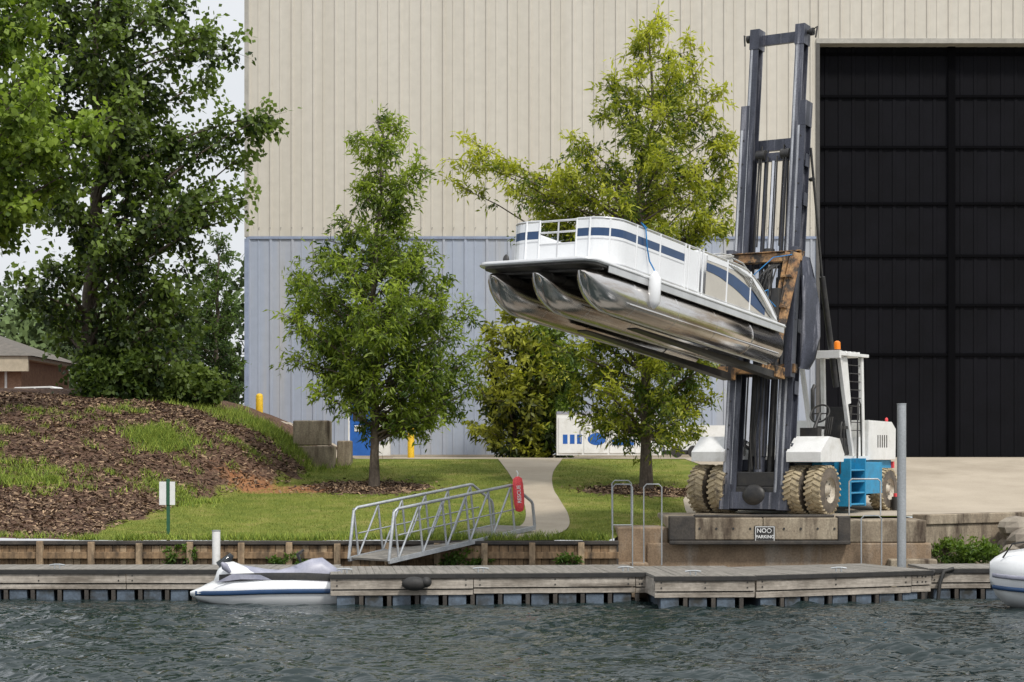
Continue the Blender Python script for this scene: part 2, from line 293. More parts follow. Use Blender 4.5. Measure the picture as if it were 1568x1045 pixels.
# ------------------------------------------------------------------ trees
def leafset(P,Ln,Wd,cols,bias=(0,0,-.2),spread=1.0,outw=None):
    n=len(P); d=RNG.normal(0,spread,(n,3))+np.array(bias)
    if outw is not None: d+=outw
    d/=np.linalg.norm(d,axis=1)[:,None]; w=RNG.normal(0,1,(n,3)); w-=d*(w*d).sum(1)[:,None]; w/=np.linalg.norm(w,axis=1)[:,None]
    Ln=Ln*RNG.uniform(.7,1.25,n)[:,None]; Wd=Wd*RNG.uniform(.7,1.2,n)[:,None]
    V=np.stack([P,P+d*Ln*.45+w*Wd/2,P+d*Ln+np.array([0,0,-.12])*Ln,P+d*Ln*.45-w*Wd/2],1).reshape(-1,3)
    return V,np.arange(4*n).reshape(-1,4),np.repeat(cols,4,0)
def tree(name,base,prof,limbs,twigs,lv,Ln,Wd,dark,light,trunk_r,tw=(.3,.7),sig=.07,low=None,rise=(.3,1.2),extra=(),top=None,pleaf=.6,dens=0.5,bias=(0,0,-.25)):
    e=empty(name,base); prof=sorted(prof); zs=[p[0] for p in prof];XL=[p[1] for p in prof];XR=[p[2] for p in prof]
    top=top or zs[-1]; low=low if low is not None else zs[0]
    mid=lambda z:(np.interp(z,zs,XL)+np.interp(z,zs,XR))/2*min(1,max(0,(z-zs[0])/(zs[-1]-zs[0])))*.8
    mb=MB(); tp=[];tr=[]
    for i in range(11):
        t=i/10; z=t*top*.97; tp.append((mid(z)+random.uniform(-.04,.04)*i*.3,random.uniform(-.05,.05),z-.1)); tr.append(trunk_r*(1-t)**.8+.012)
    tr[0]*=1.35
    mb.tube(tp,tr,10,'bark')
    tpn=np.array(tp)
    def trunk(z): return np.array([np.interp(z,tpn[:,2],tpn[:,0]),np.interp(z,tpn[:,2],tpn[:,1]),z])
    PP=[];CC=[];OO=[]; ends=[]
    zz=np.linspace(zs[0],zs[-1],200); wgt=(np.interp(zz,zs,XR)-np.interp(zz,zs,XL)+.25)**1.35; cdf=np.cumsum(wgt);cdf/=cdf[-1]
    for i in range(limbs):
        z1=float(np.interp((i+.5)/limbs,cdf,zz))+random.uniform(-.15,.15); a=i*2.39996+random.uniform(-.6,.6)
        xl=np.interp(z1,zs,XL);xr=np.interp(z1,zs,XR); cxm=(xl+xr)/2; hw=(xr-xl)/2
        rho=random.uniform(.12,1)**dens*1.0
        ends.append((np.array([cxm+math.cos(a)*hw*rho,math.sin(a)*max(hw*.9,.3)*rho,z1]),None,rho))
    for en in extra: ends.append((np.array(en),1,1))
    for end,ex,rho in ends:
        z1=end[2]; rad=np.hypot(end[0],end[1])
        z0=max(low*.9,min(z1-random.uniform(*rise)*max(rad,.4)*.75,top*.93)); p0=trunk(z0)
        ln=np.linalg.norm(end-p0); m1=p0*.5+end*.5+np.array([random.uniform(-.1,.1),random.uniform(-.1,.1),(.05 if not ex else .25)*ln*.6])
        ts=np.linspace(0,1,6); pts=[tuple((1-t)**2*p0+2*t*(1-t)*m1+t*t*end) for t in ts]
        r0=max(.010,trunk_r*(1-z0/top)**.8*.36); mb.tube(pts,[r0*(1-.85*t)+.004 for t in ts],5,'bark',False)
        pn=np.array(pts); cf=random.uniform(0,1)
        nt=max(5,int(twigs*(.5+.5*min(ln/2.2,1.3))))
        for j in range(nt):
            t=1-random.uniform(0,.75 if not ex else .85)**1.4; kk=t*5; i0=min(int(kk),4); s_=pn[i0]*(1-kk+i0)+pn[i0+1]*(kk-i0)
            out=np.array([s_[0],s_[1],0]);out/=np.linalg.norm(out)+.05
            dv=out*.5+RNG.normal(0,.7,3)+np.array([0,0,.25]);dv/=np.linalg.norm(dv); l=random.uniform(*tw); tip=s_+dv*l
            xl=np.interp(tip[2],zs,XL);xr=np.interp(tip[2],zs,XR)
            if not ex:
                qx=(tip[0]-(xl+xr)/2)/((xr-xl)/2+.12)
                if abs(qx)>1: tip[0]=(xl+xr)/2+np.sign(qx)*((xr-xl)/2+.12)
            mb.tube([tuple(s_),tuple((s_+tip)/2+np.array([0,0,.03])),tuple(tip)],[.010,.007,.003],3,'bark',False)
            k=int(lv*random.uniform(.5,1.4)); u=RNG.uniform(.15,1.05,k)[:,None]
            P=s_+(tip-s_)*u+RNG.normal(0,sig,(k,3)); PP.append(P)
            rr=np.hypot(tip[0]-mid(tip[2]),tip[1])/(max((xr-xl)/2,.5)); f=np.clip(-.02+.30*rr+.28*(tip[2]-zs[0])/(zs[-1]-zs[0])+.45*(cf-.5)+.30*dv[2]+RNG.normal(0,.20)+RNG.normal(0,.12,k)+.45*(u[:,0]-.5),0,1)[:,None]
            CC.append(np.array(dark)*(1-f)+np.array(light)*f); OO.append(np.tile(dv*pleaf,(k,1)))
    P=np.concatenate(PP);Cc=np.concatenate(CC);O=np.concatenate(OO)
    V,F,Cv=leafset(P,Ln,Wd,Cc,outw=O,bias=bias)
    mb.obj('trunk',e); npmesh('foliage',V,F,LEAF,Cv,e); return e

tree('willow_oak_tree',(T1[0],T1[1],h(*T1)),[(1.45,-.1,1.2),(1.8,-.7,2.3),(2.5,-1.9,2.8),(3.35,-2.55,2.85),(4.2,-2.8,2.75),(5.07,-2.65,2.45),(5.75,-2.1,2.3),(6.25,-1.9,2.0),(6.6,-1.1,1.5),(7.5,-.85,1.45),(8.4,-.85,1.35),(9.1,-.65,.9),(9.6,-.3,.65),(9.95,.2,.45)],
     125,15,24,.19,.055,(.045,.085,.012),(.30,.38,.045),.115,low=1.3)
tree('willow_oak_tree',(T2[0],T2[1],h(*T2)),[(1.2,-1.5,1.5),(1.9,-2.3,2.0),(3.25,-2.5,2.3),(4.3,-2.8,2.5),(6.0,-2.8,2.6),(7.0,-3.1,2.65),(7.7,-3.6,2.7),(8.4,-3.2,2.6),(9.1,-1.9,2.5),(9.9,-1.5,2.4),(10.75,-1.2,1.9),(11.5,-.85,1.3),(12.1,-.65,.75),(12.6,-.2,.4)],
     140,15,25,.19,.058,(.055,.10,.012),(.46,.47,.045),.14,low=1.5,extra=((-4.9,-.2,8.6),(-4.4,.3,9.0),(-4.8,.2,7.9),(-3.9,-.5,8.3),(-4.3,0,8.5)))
TB=(-12.4,58.0)
tree('sweetgum_tree',(TB[0],TB[1],h(*TB)),[(-.3,-1.0,3.4),(.3,-1.4,3.9),(1.1,-1.9,3.8),(2.4,-2.3,3.5),(3.5,-2.1,3.3),(4.3,-2.0,3.9),(4.9,-2.0,4.7),(5.8,-2.3,4.6),(6.3,-2.4,4.0),(7.0,-2.6,5.0),(7.9,-2.8,5.6),(8.4,-3,3.6),(9.4,-3,4.1),(10.0,-3,4.5),(10.8,-3,3.7),(11.5,-2.9,4.0),(13.4,-2.4,2.6),(15.3,-.4,.4)],
     92,18,21,.19,.15,(.018,.036,.010),(.17,.24,.05),.24,low=.5,sig=.12,tw=(.4,.95),dens=.6,extra=((5.3,0,8.1),(4.9,.3,7.6),(5.0,-.3,7.9),(4.6,0,5.7),(4.3,.5,5.2),(4.2,.2,10.1)))
TM=(-14.6,50.2)
tree('maple_tree',(TM[0],TM[1],h(*TM)),[(5.0,-1.5,1.8),(6.0,-2.2,3.1),(7.2,-2.6,3.9),(8.3,-2.8,4.4),(9.0,-2.8,3.6),(10.4,-2.8,3.3),(11.4,-2.5,3.8),(12.6,-2,2.8),(13.8,-.5,.6)],
     80,15,23,.19,.16,(.06,.105,.018),(.30,.40,.065),.22,low=3,sig=.12,tw=(.35,.9),extra=((4.5,0,8.2),(4.3,-.4,7.7),(3.9,.2,7.0)))
TP=(-9.75,66.0)
tree('cypress_tree',(TP[0],TP[1],h(*TP)),[(.0,-1.6,.9),(1.2,-1.6,1.0),(2.6,-1.3,.95),(3.6,-.9,.8),(4.8,-.5,.5),(5.9,-.15,.25)],
     75,12,26,.13,.06,(.020,.045,.012),(.12,.19,.04),.12,low=.2,sig=.06,tw=(.2,.45),bias=(0,0,.3))
for (cx,cy,hh,rr) in ((.1,66.3,5.1,1.45),(1.25,66.6,4.4,.9)):
    tree('magnolia_tree',(cx,cy,h(cx,cy)),[(.0,-rr*.8,rr*.6),(1.0,-rr,rr*.75),(2.3,-rr*1.05,rr*1.2),(3.6,-rr*.9,rr*1.1),(hh,-.3,.3)],
     50,12,20,.24,.11,(.012,.026,.007),(.40,.41,.05) if cx<1 else (.20,.28,.04),.10,low=.2,sig=.10,tw=(.2,.6))
def shrub(name,c,r,n,Ln,Wd,dark,light):
    u=RNG.normal(0,1,(n//25,3));u/=np.linalg.norm(u,axis=1)[:,None];u*=RNG.uniform(.3,1,(len(u),1))**.5;i=RNG.integers(0,len(u),n)
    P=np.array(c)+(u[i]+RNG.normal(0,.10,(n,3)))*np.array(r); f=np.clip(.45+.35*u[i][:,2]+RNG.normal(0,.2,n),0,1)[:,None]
    V,F,Cv=leafset(P,Ln,Wd,np.array(dark)*(1-f)+np.array(light)*f,bias=(0,0,.3)); return npmesh(name,V,F,LEAF,Cv)
shrub('bush',(9.95,43.9,.70),(.8,.4,.32),2500,.12,.05,(.03,.07,.012),(.17,.25,.04))
shrub('bush',(-1.0,41.9,.62),(.6,.15,.22),700,.10,.04,(.03,.07,.012),(.12,.2,.03))
shrub('bush',(-7.0,41.9,.7),(.4,.13,.25),500,.10,.04,(.03,.07,.012),(.12,.2,.03))
shrub('bush',(-4.6,41.85,.55),(.5,.12,.2),500,.10,.04,(.03,.07,.012),(.12,.2,.03))
shrub('bush',(1.2,41.85,.6),(.3,.12,.2),400,.10,.04,(.03,.07,.012),(.12,.2,.03))
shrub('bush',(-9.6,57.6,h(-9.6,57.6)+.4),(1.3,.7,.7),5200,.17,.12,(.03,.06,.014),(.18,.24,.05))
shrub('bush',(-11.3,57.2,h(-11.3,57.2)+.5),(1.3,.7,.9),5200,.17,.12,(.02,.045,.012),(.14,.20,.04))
k=34000; cx=RNG.uniform(-75,-14,420); cyy=RNG.uniform(100,125,420); cz=4+RNG.uniform(0,1,420)**.7*(7.0+1.5*np.sin(cx*.35)); i=RNG.integers(0,420,k)
P=np.stack([cx[i]+RNG.normal(0,.9,k),cyy[i]+RNG.normal(0,.9,k),cz[i]+RNG.normal(0,.7,k)],-1); f=np.clip(RNG.uniform(0,1,420)[i]*.7+RNG.normal(.15,.15,k),0,1)[:,None]
V,F,Cv=leafset(P,.5,.35,np.array([.04,.065,.024])*(1-f)+np.array([.14,.20,.07])*f); npmesh('distant_trees',V,F,FAR,Cv)

# ------------------------------------------------------------------ building
bd=empty('boat_storage_building',(-9.3,70,2.4))
def siding(name,x0,x1,z0,z1,mat,y=0,pitch=.76):
    prof=[];x=x0
    while x<x1-.01:
        for dx,dy in ((0,0),(.03,-.045),(.09,-.045),(.12,0),(.36,0),(.375,-.02),(.41,-.02),(.425,0)):
            if x+dx<x1: prof.append((x+dx,y+dy))
        x+=pitch
    prof.append((x1,y)); n=len(prof); mb=MB()
    mb.add([(a,b_,z0) for a,b_ in prof]+[(a,b_,z1) for a,b_ in prof],[(i,i+1,i+1+n,i+n) for i in range(n-1)],mat)
    return mb.obj(name,bd)
DX=20.05
siding('lower_siding',0,DX,0,7.95,'bluewall'); siding('upper_siding',0,DX,8.0,22,'cream'); siding('header_siding',DX+.004,50,14.95,22,'cream')
mb=MB()
mb.bx(-.02,DX,-.06,-.048,7.93,8.02,'bluetrim')
mb.bx(-.10,.05,-.07,.10,0,7.94,'bluetrim'); mb.bx(-.10,.05,-.07,.10,8.0,22,'trim')
mb.bx(-.06,-.02,.1,40,0,7.97,'bluewall'); mb.bx(-.06,-.02,.1,40,7.97,22,'cream')
mb.bx(DX-.06,DX+.06,-.07,.7,0,14.8,'darktrim'); mb.bx(DX-.06,50,-.08,.7,14.8,14.97,'trim')
mb.bx(-.1,50,.0,40,22,22.3,'roof')
mb.bx(-.02,DX-.13,-.055,-.047,17.86,17.9,'trim')
x=.4
while x<DX:
    for zz in (8.3,17.7): mb.bx(x,x+.04,-.055,-.046,zz,zz+.04,'trim')
    x+=.38
mb.bx(0,DX-.13,-.055,0,0,.35,'concrete')
mb.obj('trim',bd)
mb=MB(); x=DX; prof=[]
while x<50: prof+=[(x,.62),(x+.32,.62),(x+.35,.595),(x+.45,.595),(x+.48,.62)]; x+=.48
n=len(prof); mb.add([(a,b_,0) for a,b_ in prof]+[(a,b_,15) for a,b_ in prof],[(i,i+1,i+1+n,i+n) for i in range(n-1)],'black_door')
for zz in (.2,3.85,5.6,7.35,9.2,11.2,13.0,14.5): mb.bx(DX,50,.54,.592,zz,zz+.09,'door_girt')
for xx in (DX+4.7,DX+9.4,DX+14.1,DX+19): mb.bx(xx,xx+.25,.50,.538,0,15,'door_girt')
mb.obj('sliding_door',bd)

e=empty('fuel_dispenser',(-4.65,66,2.63))
mb=MB(); mb.bx(-.75,-.02,-.3,.3,.1,1.85,'freezerblue'); mb.bx(.02,.62,-.3,.3,.1,1.85,'white'); mb.bx(-.8,.67,-.4,.4,0,.1,'concrete'); mb.bx(-.8,.67,-.36,.36,1.9,2.15,'white')
mb.bx(-.76,-.70,-.33,.33,.1,1.9,'white'); mb.bx(-.6,-.15,-.315,-.30,1.25,1.6,'black'); mb.bx(.12,.52,-.315,-.30,1.2,1.6,'black'); mb.bx(.1,.54,-.32,-.3,.5,1.0,'lilac'); mb.tube([(.66,-.2,1.4),(.75,-.25,.9),(.72,-.3,.5),(.66,-.25,.9)],.02,6,'rubber'); mb.bx(-.55,-.2,-.32,-.3,.9,1.1,'white')
mb.obj('cabinet',e,bevel=.02)
for (bx_,by_,bh) in ((-3.3,65.0,1.25),(-7.65,60.3,.55),(9.1,66.3,2.4)):
    mb=MB(); z0=h(bx_,by_); hh_=bh
    mb.tube([(0,0,-.2),(0,0,hh_-.08),(0,0,hh_-.02),(0,0,hh_)],[.11,.11,.08,.02],16,'yellow'); mb.obj('bollard',None,(bx_,by_,z0))
e=empty('ice_freezer',(1.45,64.6,2.67))
mb=MB(); mb.bx(0,3.4,0,1,.08,1.42,'white'); mb.bx(3.5,5.6,.1,1,.25,1.05,'white'); mb.bx(3.5,5.6,.12,.98,.1,.24,'black')
for k in range(4): mb.bx(.06+k*.83,.83+k*.83,-.03,0,.15,1.3,'white'); mb.bx(.75+k*.83,.78+k*.83,-.06,-.03,.5,.9,'galv')
for k in range(3): mb.bx(.2+k*.23,.35+k*.23,-.036,-.031,.45,.75,'freezerblue')
mb.ell((1.3,-.03,.6),(.3,.012,.2),'freezerblue'); mb.bx(1.8,2.5,-.036,-.031,.4,.6,'freezerblue'); mb.bx(0,3.4,-.02,1.02,1.42,1.5,'lilac')
for k in (0,1,2): mb.cyl((3.9+.55*k,-.02,.2),(3.9+.55*k,.08,.2),.2,'rubber',14)
mb.obj('cabinet',e,bevel=.015)
mb=MB()
for (x0,x1,y0,z0,z1) in ((-6.35,-5.12,57.2,2.35,3.05),(-6.3,-5.25,57.25,3.06,3.78),(-5.1,-4.7,58.0,2.35,3.2)): mb.bx(x0,x1,y0,y0+.8,z0,z1,'oldcon')
mb.obj('concrete_block_wall',None,bevel=.04)
e=empty('brick_house',(-34.3,84,3.6)); mb=MB()
mb.bx(0,13.6,0,9,0,3.1,'brick'); mb.bx(12.9,13.0,-.02,0,0,3,'white')
mb.bx(-.3,14,-.5,-.3,2.6,3.25,'cornice'); mb.bx(-.3,14,-.3,9,3.1,3.25,'cornice')
mb.add([(-.4,-.6,3.25),(14.2,-.6,3.25),(14.2,9.6,3.25),(-.4,9.6,3.25),(3,4.5,4.7),(10.6,4.5,4.7)],[(0,1,5,4),(1,2,5),(2,3,4,5),(3,0,4)],'roof')
for k in range(5): mb.bx(.9+k*2.6,2.1+k*2.6,-.03,0,1,2.3,'glass'); mb.bx(.8+k*2.6,.9+k*2.6,-.05,-.01,.9,2.4,'white'); mb.bx(2.1+k*2.6,2.2+k*2.6,-.05,-.01,.9,2.4,'white')
mb.obj('walls_and_roof',e)
def car(loc,rz,paint):
    e=empty('parked_car',loc,(0,0,rz)); mb=MB()
    prof=[(-2.25,.35),(-2.3,.75),(-1.9,.95),(-1.2,1.0),(-.55,1.42),(.8,1.46),(1.6,1.05),(2.2,.98),(2.28,.5),(2.2,.3)]
    mb.prism([(a,b_) for a,b_ in prof],-.85,.85,paint)
    mb.prism([(-1.05,1.03),(-.5,1.37),(.15,1.39),(.15,1.03)],-.862,-.852,'glass'); mb.prism([(.22,1.03),(.22,1.39),(.75,1.40),(1.35,1.05)],-.862,-.852,'glass')
    for sx in (-1.4,1.4):
        for sy in (-.87,.67): mb.cyl((sx,sy,.32),(sx,sy+.2,.32),.32,'rubber',20); mb.cyl((sx,sy-.01,.32),(sx,sy+.21,.32),.18,'galv',12)
    mb.obj('body',e,bevel=.06)
car((-18.2,76,h(-18.2,76)-.08),0,'white')

# ------------------------------------------------------------------ seawall
mb=MB(); x=-45.0
while x<2.2:
    w=random.uniform(.14,.2); mb.bx(x,min(x+w-.008,2.25),42.0+random.uniform(-.008,.008),42.06,-1,.93,'seawood2' if random.random()<.3 else 'seawood'); x+=w
mb.bx(-45,2.25,42.061,42.11,-1,.95,'darkpaint')
mb.bx(-45,2.25,41.93,42.14,.955,1.03,'darkpaint'); mb.bx(-45,2.25,41.90,41.985,.66,.80,'seawood')
x=-44.4
while x<2.2: mb.bx(x,x+.13,41.84,41.985,-1,.99+random.uniform(-.02,.04),'seawood2'); x+=1.04+random.uniform(-.05,.05)
mb.obj('timber_seawall',None,bevel=.008)

# ------------------------------------------------------------------ pier
e=empty('concrete_pier',(0,0,0)); mb=MB()
mb.bx(2.9,9.0,42.72,46.0,-1,.95,'rustcon')
mb.bx(3.36,7.22,42.86,46,.955,1.497,'oldcon'); mb.bx(7.225,8.9,42.75,46,.955,1.44,'oldcon')
mb.bx(2.27,3.355,42.80,44.2,-.5,1.28,'rustcon'); mb.bx(2.2,2.895,42.2,42.795,-1,.55,'rustcon'); mb.bx(8.05,9.05,42.35,42.715,-1,.62,'oldcon')
mb.obj('pier_wall',e,bevel=.03)
mb=MB(); mb.bx(3.36,3.9,42.45,42.855,1.02,1.53,'darkpaint'); mb.bx(3.905,5.35,42.47,42.855,1.03,1.50,'oldcon'); mb.bx(5.36,6.95,42.475,42.855,1.03,1.50,'oldcon'); mb.bx(6.955,7.22,42.45,42.855,1.0,1.53,'darkpaint')
mb.bx(3.36,7.22,42.42,42.60,.93,1.015,'darkpaint'); mb.bx(3.9,6.9,42.6,42.85,1.505,1.56,'darkpaint')
for k in range(9): mb.cyl((4.0+.36*k,42.46,1.27),(4.0+.36*k,42.475,1.27),.025,'black',8)
mb.obj('wheel_stop_beam',e,bevel=.02)
mb=MB(); pts=[(8.95,43.75),(12.4,46.0),(16,46.95),(70,49.0)]
for (p,q) in zip(pts[:-1],pts[1:]):
    dxy=Vector((q[0]-p[0],q[1]-p[1])); L0=dxy.length; nseg=max(1,int(L0/2.3))
    for s_ in range(nseg):
        a=Vector(p)+dxy*(s_/nseg); b_=Vector(p)+dxy*((s_+1)/nseg-.01/L0); mb.beam((a.x,a.y,.3),(b_.x,b_.y,.3),.35,2.0,'oldcon')
        mb.beam((a.x,a.y,1.42),(b_.x,b_.y,1.42),.45,.22,'oldcon')
mb.obj('retaining_wall',None,bevel=.02)
mb=MB()
for k in range(90):
    x=random.uniform(9.3,22); y=float(yshore(x))-.35-random.uniform(0,1.6); r=random.uniform(.15,.42); mb.ell((x,y,.45-(float(yshore(x))-y)*.28+random.uniform(-.1,.1)+(.25 if x>11 else -.1)),(r,r*.8,r*.6),'rock',8,6,.18)
for k in range(9): r=random.uniform(.25,.45); mb.ell((random.uniform(10.9,12.6),random.uniform(44.0,44.8),random.uniform(.5,1.35)),(r,r*.8,r*.7),'rock',8,6,.16)
mb.obj('riprap_rocks')

e=empty('no_parking_sign',(5.39,42.455,1.16)); mb=MB()
mb.bx(-.22,.22,-.012,0,-.17,.17,'black'); mb.bx(-.205,.205,-.016,-.0125,-.157,.157,'white'); mb.bx(-.19,.19,-.020,-.0165,-.142,.142,'black'); mb.obj('plate',e)
def text(s,size,loc,parent,mat,rot=(R(90),0,0)):
    c=bpy.data.curves.new('lettering','FONT'); c.body=s; c.size=size; c.align_x='CENTER'; c.align_y='CENTER'; c.extrude=.0015; c.offset=.002
    o=bpy.data.objects.new('lettering',c); COL.objects.link(o); o.parent=parent; o.location=loc; o.rotation_euler=rot; c.materials.append(M[mat]); return o
text('NO',.13,(-.07,-.024,.065),e,'white'); text('PARKING',.095,(0,-.024,-.065),e,'white')
mb=MB(); mb.tube([(.09+.045*math.cos(t),-.024,.065+.045*math.sin(t)) for t in np.linspace(0,6.28,16)],.008,5,'white'); mb.obj('symbol',e)

e=empty('post_sign',(-7.38,42.75,h(-7.38,42.75))); mb=MB(); mb.bx(-.035,.035,-.02,.02,-.2,1.22,'green'); mb.obj('post',e)
mb=MB(); mb.bx(-.19,-.04,-.03,-.015,.66,1.16,'white'); mb.bx(.036,.15,-.03,-.015,.66,1.16,'white'); mb.bx(-.04,.036,-.034,-.02,.66,1.16,'green'); mb.obj('panel',e,bevel=.004)

# ------------------------------------------------------------------ docks
def dock(name,p0,p1,depth,zt=.60,gapf=.78,fh=.34):
    p0=Vector(p0);p1=Vector(p1);d=p1-p0;L0=d.length; e=empty(name,(p0.x,p0.y,0),(0,0,math.atan2(d.y,d.x))); mb=MB(); mt=MB()
    x=0
    while x<L0-.05:
        w=min(random.uniform(2.6,3.6),L0-x); dz=random.uniform(-.012,.012)
        mb.bx(x,x+w-.012,-.045,0,zt-.045-.235+dz,zt-.06,'deckwood'); mb.bx(x,x+w-.012,-.02,.02,zt-.06-fh+dz,zt-.30+dz,'deckwood')
        for q in (.12,w/2,w-.15): 
            for zz in (zt-.12,zt-.22): mb.cyl((x+q,-.055,zz),(x+q,-.044,zz),.016,'black',8)
        x+=w
    mb.bx(0,.04,.022,depth,zt-.39,zt-.06,'deckwood'); mb.bx(L0-.04,L0,.022,depth,zt-.39,zt-.06,'deckwood')
    x=0
    while x<L0-.01: mt.bx(x,min(x+.134,L0),-.03,depth,zt-.045,zt+random.uniform(0,.006),'decktop'); x+=.14
    mb.bx(-.02,L0+.02,-.075,-.047,zt-.09,zt-.005,'rubber')
    x=.12
    while x<L0-.4: mb.bx(x,x+.34,.02,depth-.1,-.35,zt-.41,'float'); mb.bx(x+.42,x+.50,-.005,.06,-.1,zt-.40,'darkpaint'); x+=gapf-.25
    mb.bx(.1,L0-.1,depth*.5,depth-.1,-.35,zt-.3,'black')
    mb.obj('frame_and_floats',e,bevel=.006); mt.obj('decking',e); return e
dock('floating_dock',(-36,39.25),(-3.50,39.25),1.55)
dock('floating_dock',(-3.44,37.75),(2.60,38.35),2.45)
dock('floating_dock',(2.66,37.15),(4.55,37.3),3.1)
dock('floating_dock',(4.58,37.45),(8.2,39.0),2.4,fh=.36)
dock('floating_dock',(8.25,39.5),(22,40.4),1.5)
mb=MB(); mb.ell((-1.85,37.72,.42),(.24,.13,.135),'rubber'); mb.ell((-1.62,37.72,.45),(.10,.11,.10),'rubber'); mb.obj('dock_fender')
mb=MB(); mb.tube([(8.35,39.4,.55),(8.22,39.3,.45),(8.15,39.25,.2),(8.1,39.2,-.1)],.05,8,'rubber'); mb.tube([(8.75,39.45,.6),(8.55,39.4,.55),(8.45,39.35,.3),(8.4,39.3,-.1)],.04,8,'rubber'); mb.obj('dock_hose')
mb=MB(); mb.cyl((8.12,41.5,-1.5),(8.12,41.5,3.9),.095,'galv',20); mb.cyl((8.12,41.5,3.9),(8.12,41.5,3.92),.10,'galv',20); mb.obj('steel_pile')
mb=MB(); mb.cyl((-6.12,41.2,-1.5),(-6.12,41.2,1.27),.085,'white',18); mb.cyl((-6.12,41.2,1.27),(-6.12,41.2,1.29),.092,'galv',18); mb.obj('mooring_pile')
def cleat(x,y):
    mb=MB(); mb.cyl((x-.05,y,.6),(x-.05,y,.68),.015,'galv',8); mb.cyl((x+.05,y,.6),(x+.05,y,.68),.015,'galv',8); mb.tube([(x-.15,y,.67),(x-.05,y,.685),(x+.05,y,.685),(x+.15,y,.67)],.017,8,'galv'); mb.obj('dock_cleat')
for x,y in ((-9,39.4),(-3.2,38.0),(-.6,38.3),(2.2,38.6),(3.4,37.4),(6.3,38.4),(-12.5,39.4)): cleat(x,y)
def rail(x0,x1,y,z0,z1,r=.02,mid=False):
    mb=MB(); mb.tube([(x0,y,z0),(x0,y,z1-.06),(x0+.06,y,z1),(x1-.06,y,z1),(x1,y,z1-.06),(x1,y,z0)],r,8,'galv')
    if mid: mb.cyl((x0,y,(z0+z1)/2),(x1,y,(z0+z1)/2),r*.8,'galv',8)
    mb.obj('handrail')
rail(2.13,2.55,42.15,.5,2.22,.014,mid=True); rail(2.8,3.18,42.3,.5,2.22,.014)
rail(2.18,2.60,43.4,1.2,2.28,.014); rail(7.42,7.85,42.3,.5,1.55,.016); rail(7.5,8.2,44.3,1.45,2.3,.018)

# ------------------------------------------------------------------ gangway
A0=Vector((-2.45,40.3,.66)); A1=Vector((.50,43.25,1.22)); dirv=(A1-A0); gl=dirv.length
gz=math.atan2(dirv.y,dirv.x); gp=math.asin(dirv.z/gl); e=empty('gangway',A0,(0,-gp,gz)); mb=MB(); W=1.25
for yy in (0,W):
    hh=1.06; x0,x1=.22,gl-.62
    mb.beam((-.05,yy,.04),(gl,yy,.04),.06,.09,'alu'); mb.tube([(-.05,yy,.05),(x0,yy,hh-.05),(x0+.1,yy,hh),(x1,yy,hh),(x1+.08,yy,hh-.02),(gl-.03,yy,.62),(gl,yy,.55),(gl,yy,.05)],.033,8,'alu')
    nb=5; st=(x1-x0)/nb
    mb.cyl((x0+.06,yy,hh*.5),(x1+.2,yy,hh*.5),.016,'alu',6)
    for k in range(nb+1):
        x=x0+st*k; mb.cyl((x,yy,.05),(x,yy,hh),.024,'alu',6)
        if k<nb: mb.cyl((x,yy,.06),(x+st,yy,hh-.03),.022,'alu',6)
x=0
while x<gl-.05: mb.bx(x,x+.135,.04,W-.04,.03,.07,'decktop'); x+=.15
mb.obj('truss_and_deck',e)
mb=MB(); mb.bx(-.6,.9,42.3,43.6,.4,1.12,'concrete'); mb.obj('gangway_abutment',None,bevel=.02)
e=empty('life_ring_case',(.14,42.72,2.0),(0,R(-4),R(10))); mb=MB()
sec=[(-.38,.03),(-.35,.08),(-.2,.105),(0,.11),(.2,.105),(.33,.09),(.38,.03)]
mb.loft([[(1.1*r*math.cos(t),.7*r*math.sin(t),z) for t in np.linspace(0,2*math.pi,17)[:-1]] for z,r in sec],'red')
mb.tube([(0,0,.37),(.02,0,.45),(0,.05,.5)],.012,6,'white'); mb.obj('case',e); t_=text('RESCUE',.11,(0,-.085,0),e,'white',(R(90),R(-90),0))

# ------------------------------------------------------------------ jet ski
e=empty('jet_ski',(-6.22,38.5,-.03),(0,0,R(3))); e.scale=(1.06,1.05,1.18); mb=MB()
def ring(x,w,zk,zc,zg,zd,zc2):
    return [(x,0,zk),(x,-w*.85,zc),(x,-w,zg),(x,-w*.93,zd),(x,-w*.5,zd+(zc2-zd)*.6),(x,0,zc2),(x,w*.5,zd+(zc2-zd)*.6),(x,w*.93,zd),(x,w,zg),(x,w*.85,zc)]
S=[(0,.03,.14,.16,.19,.20,.21),(.15,.17,.05,.12,.19,.23,.27),(.4,.32,-.05,.08,.20,.28,.38),(.8,.47,-.12,.02,.22,.34,.48),(1.3,.55,-.15,-.02,.24,.37,.46),(1.9,.58,-.15,-.02,.25,.38,.44),(2.5,.57,-.14,-.02,.25,.36,.40),(2.95,.54,-.12,0,.25,.30,.33),(3.1,.50,-.08,.04,.24,.28,.30)]
mb.loft([ring(*s) for s in S],'gelcoat'); mb.obj('hull',e)
mb=MB()
mb.loft([[(x,w*math.sin(t),z0+(z1-z0)*max(0,math.cos(t))**.7) for t in np.linspace(-math.pi/2,math.pi/2,11)] for x,w,z0,z1 in ((.42,.03,.34,.38),(.5,.2,.33,.58),(.62,.30,.33,.70),(.78,.33,.34,.70),(1.0,.33,.34,.62),(1.3,.30,.34,.54),(1.45,.24,.34,.5))],'gelcoat',closed=False)
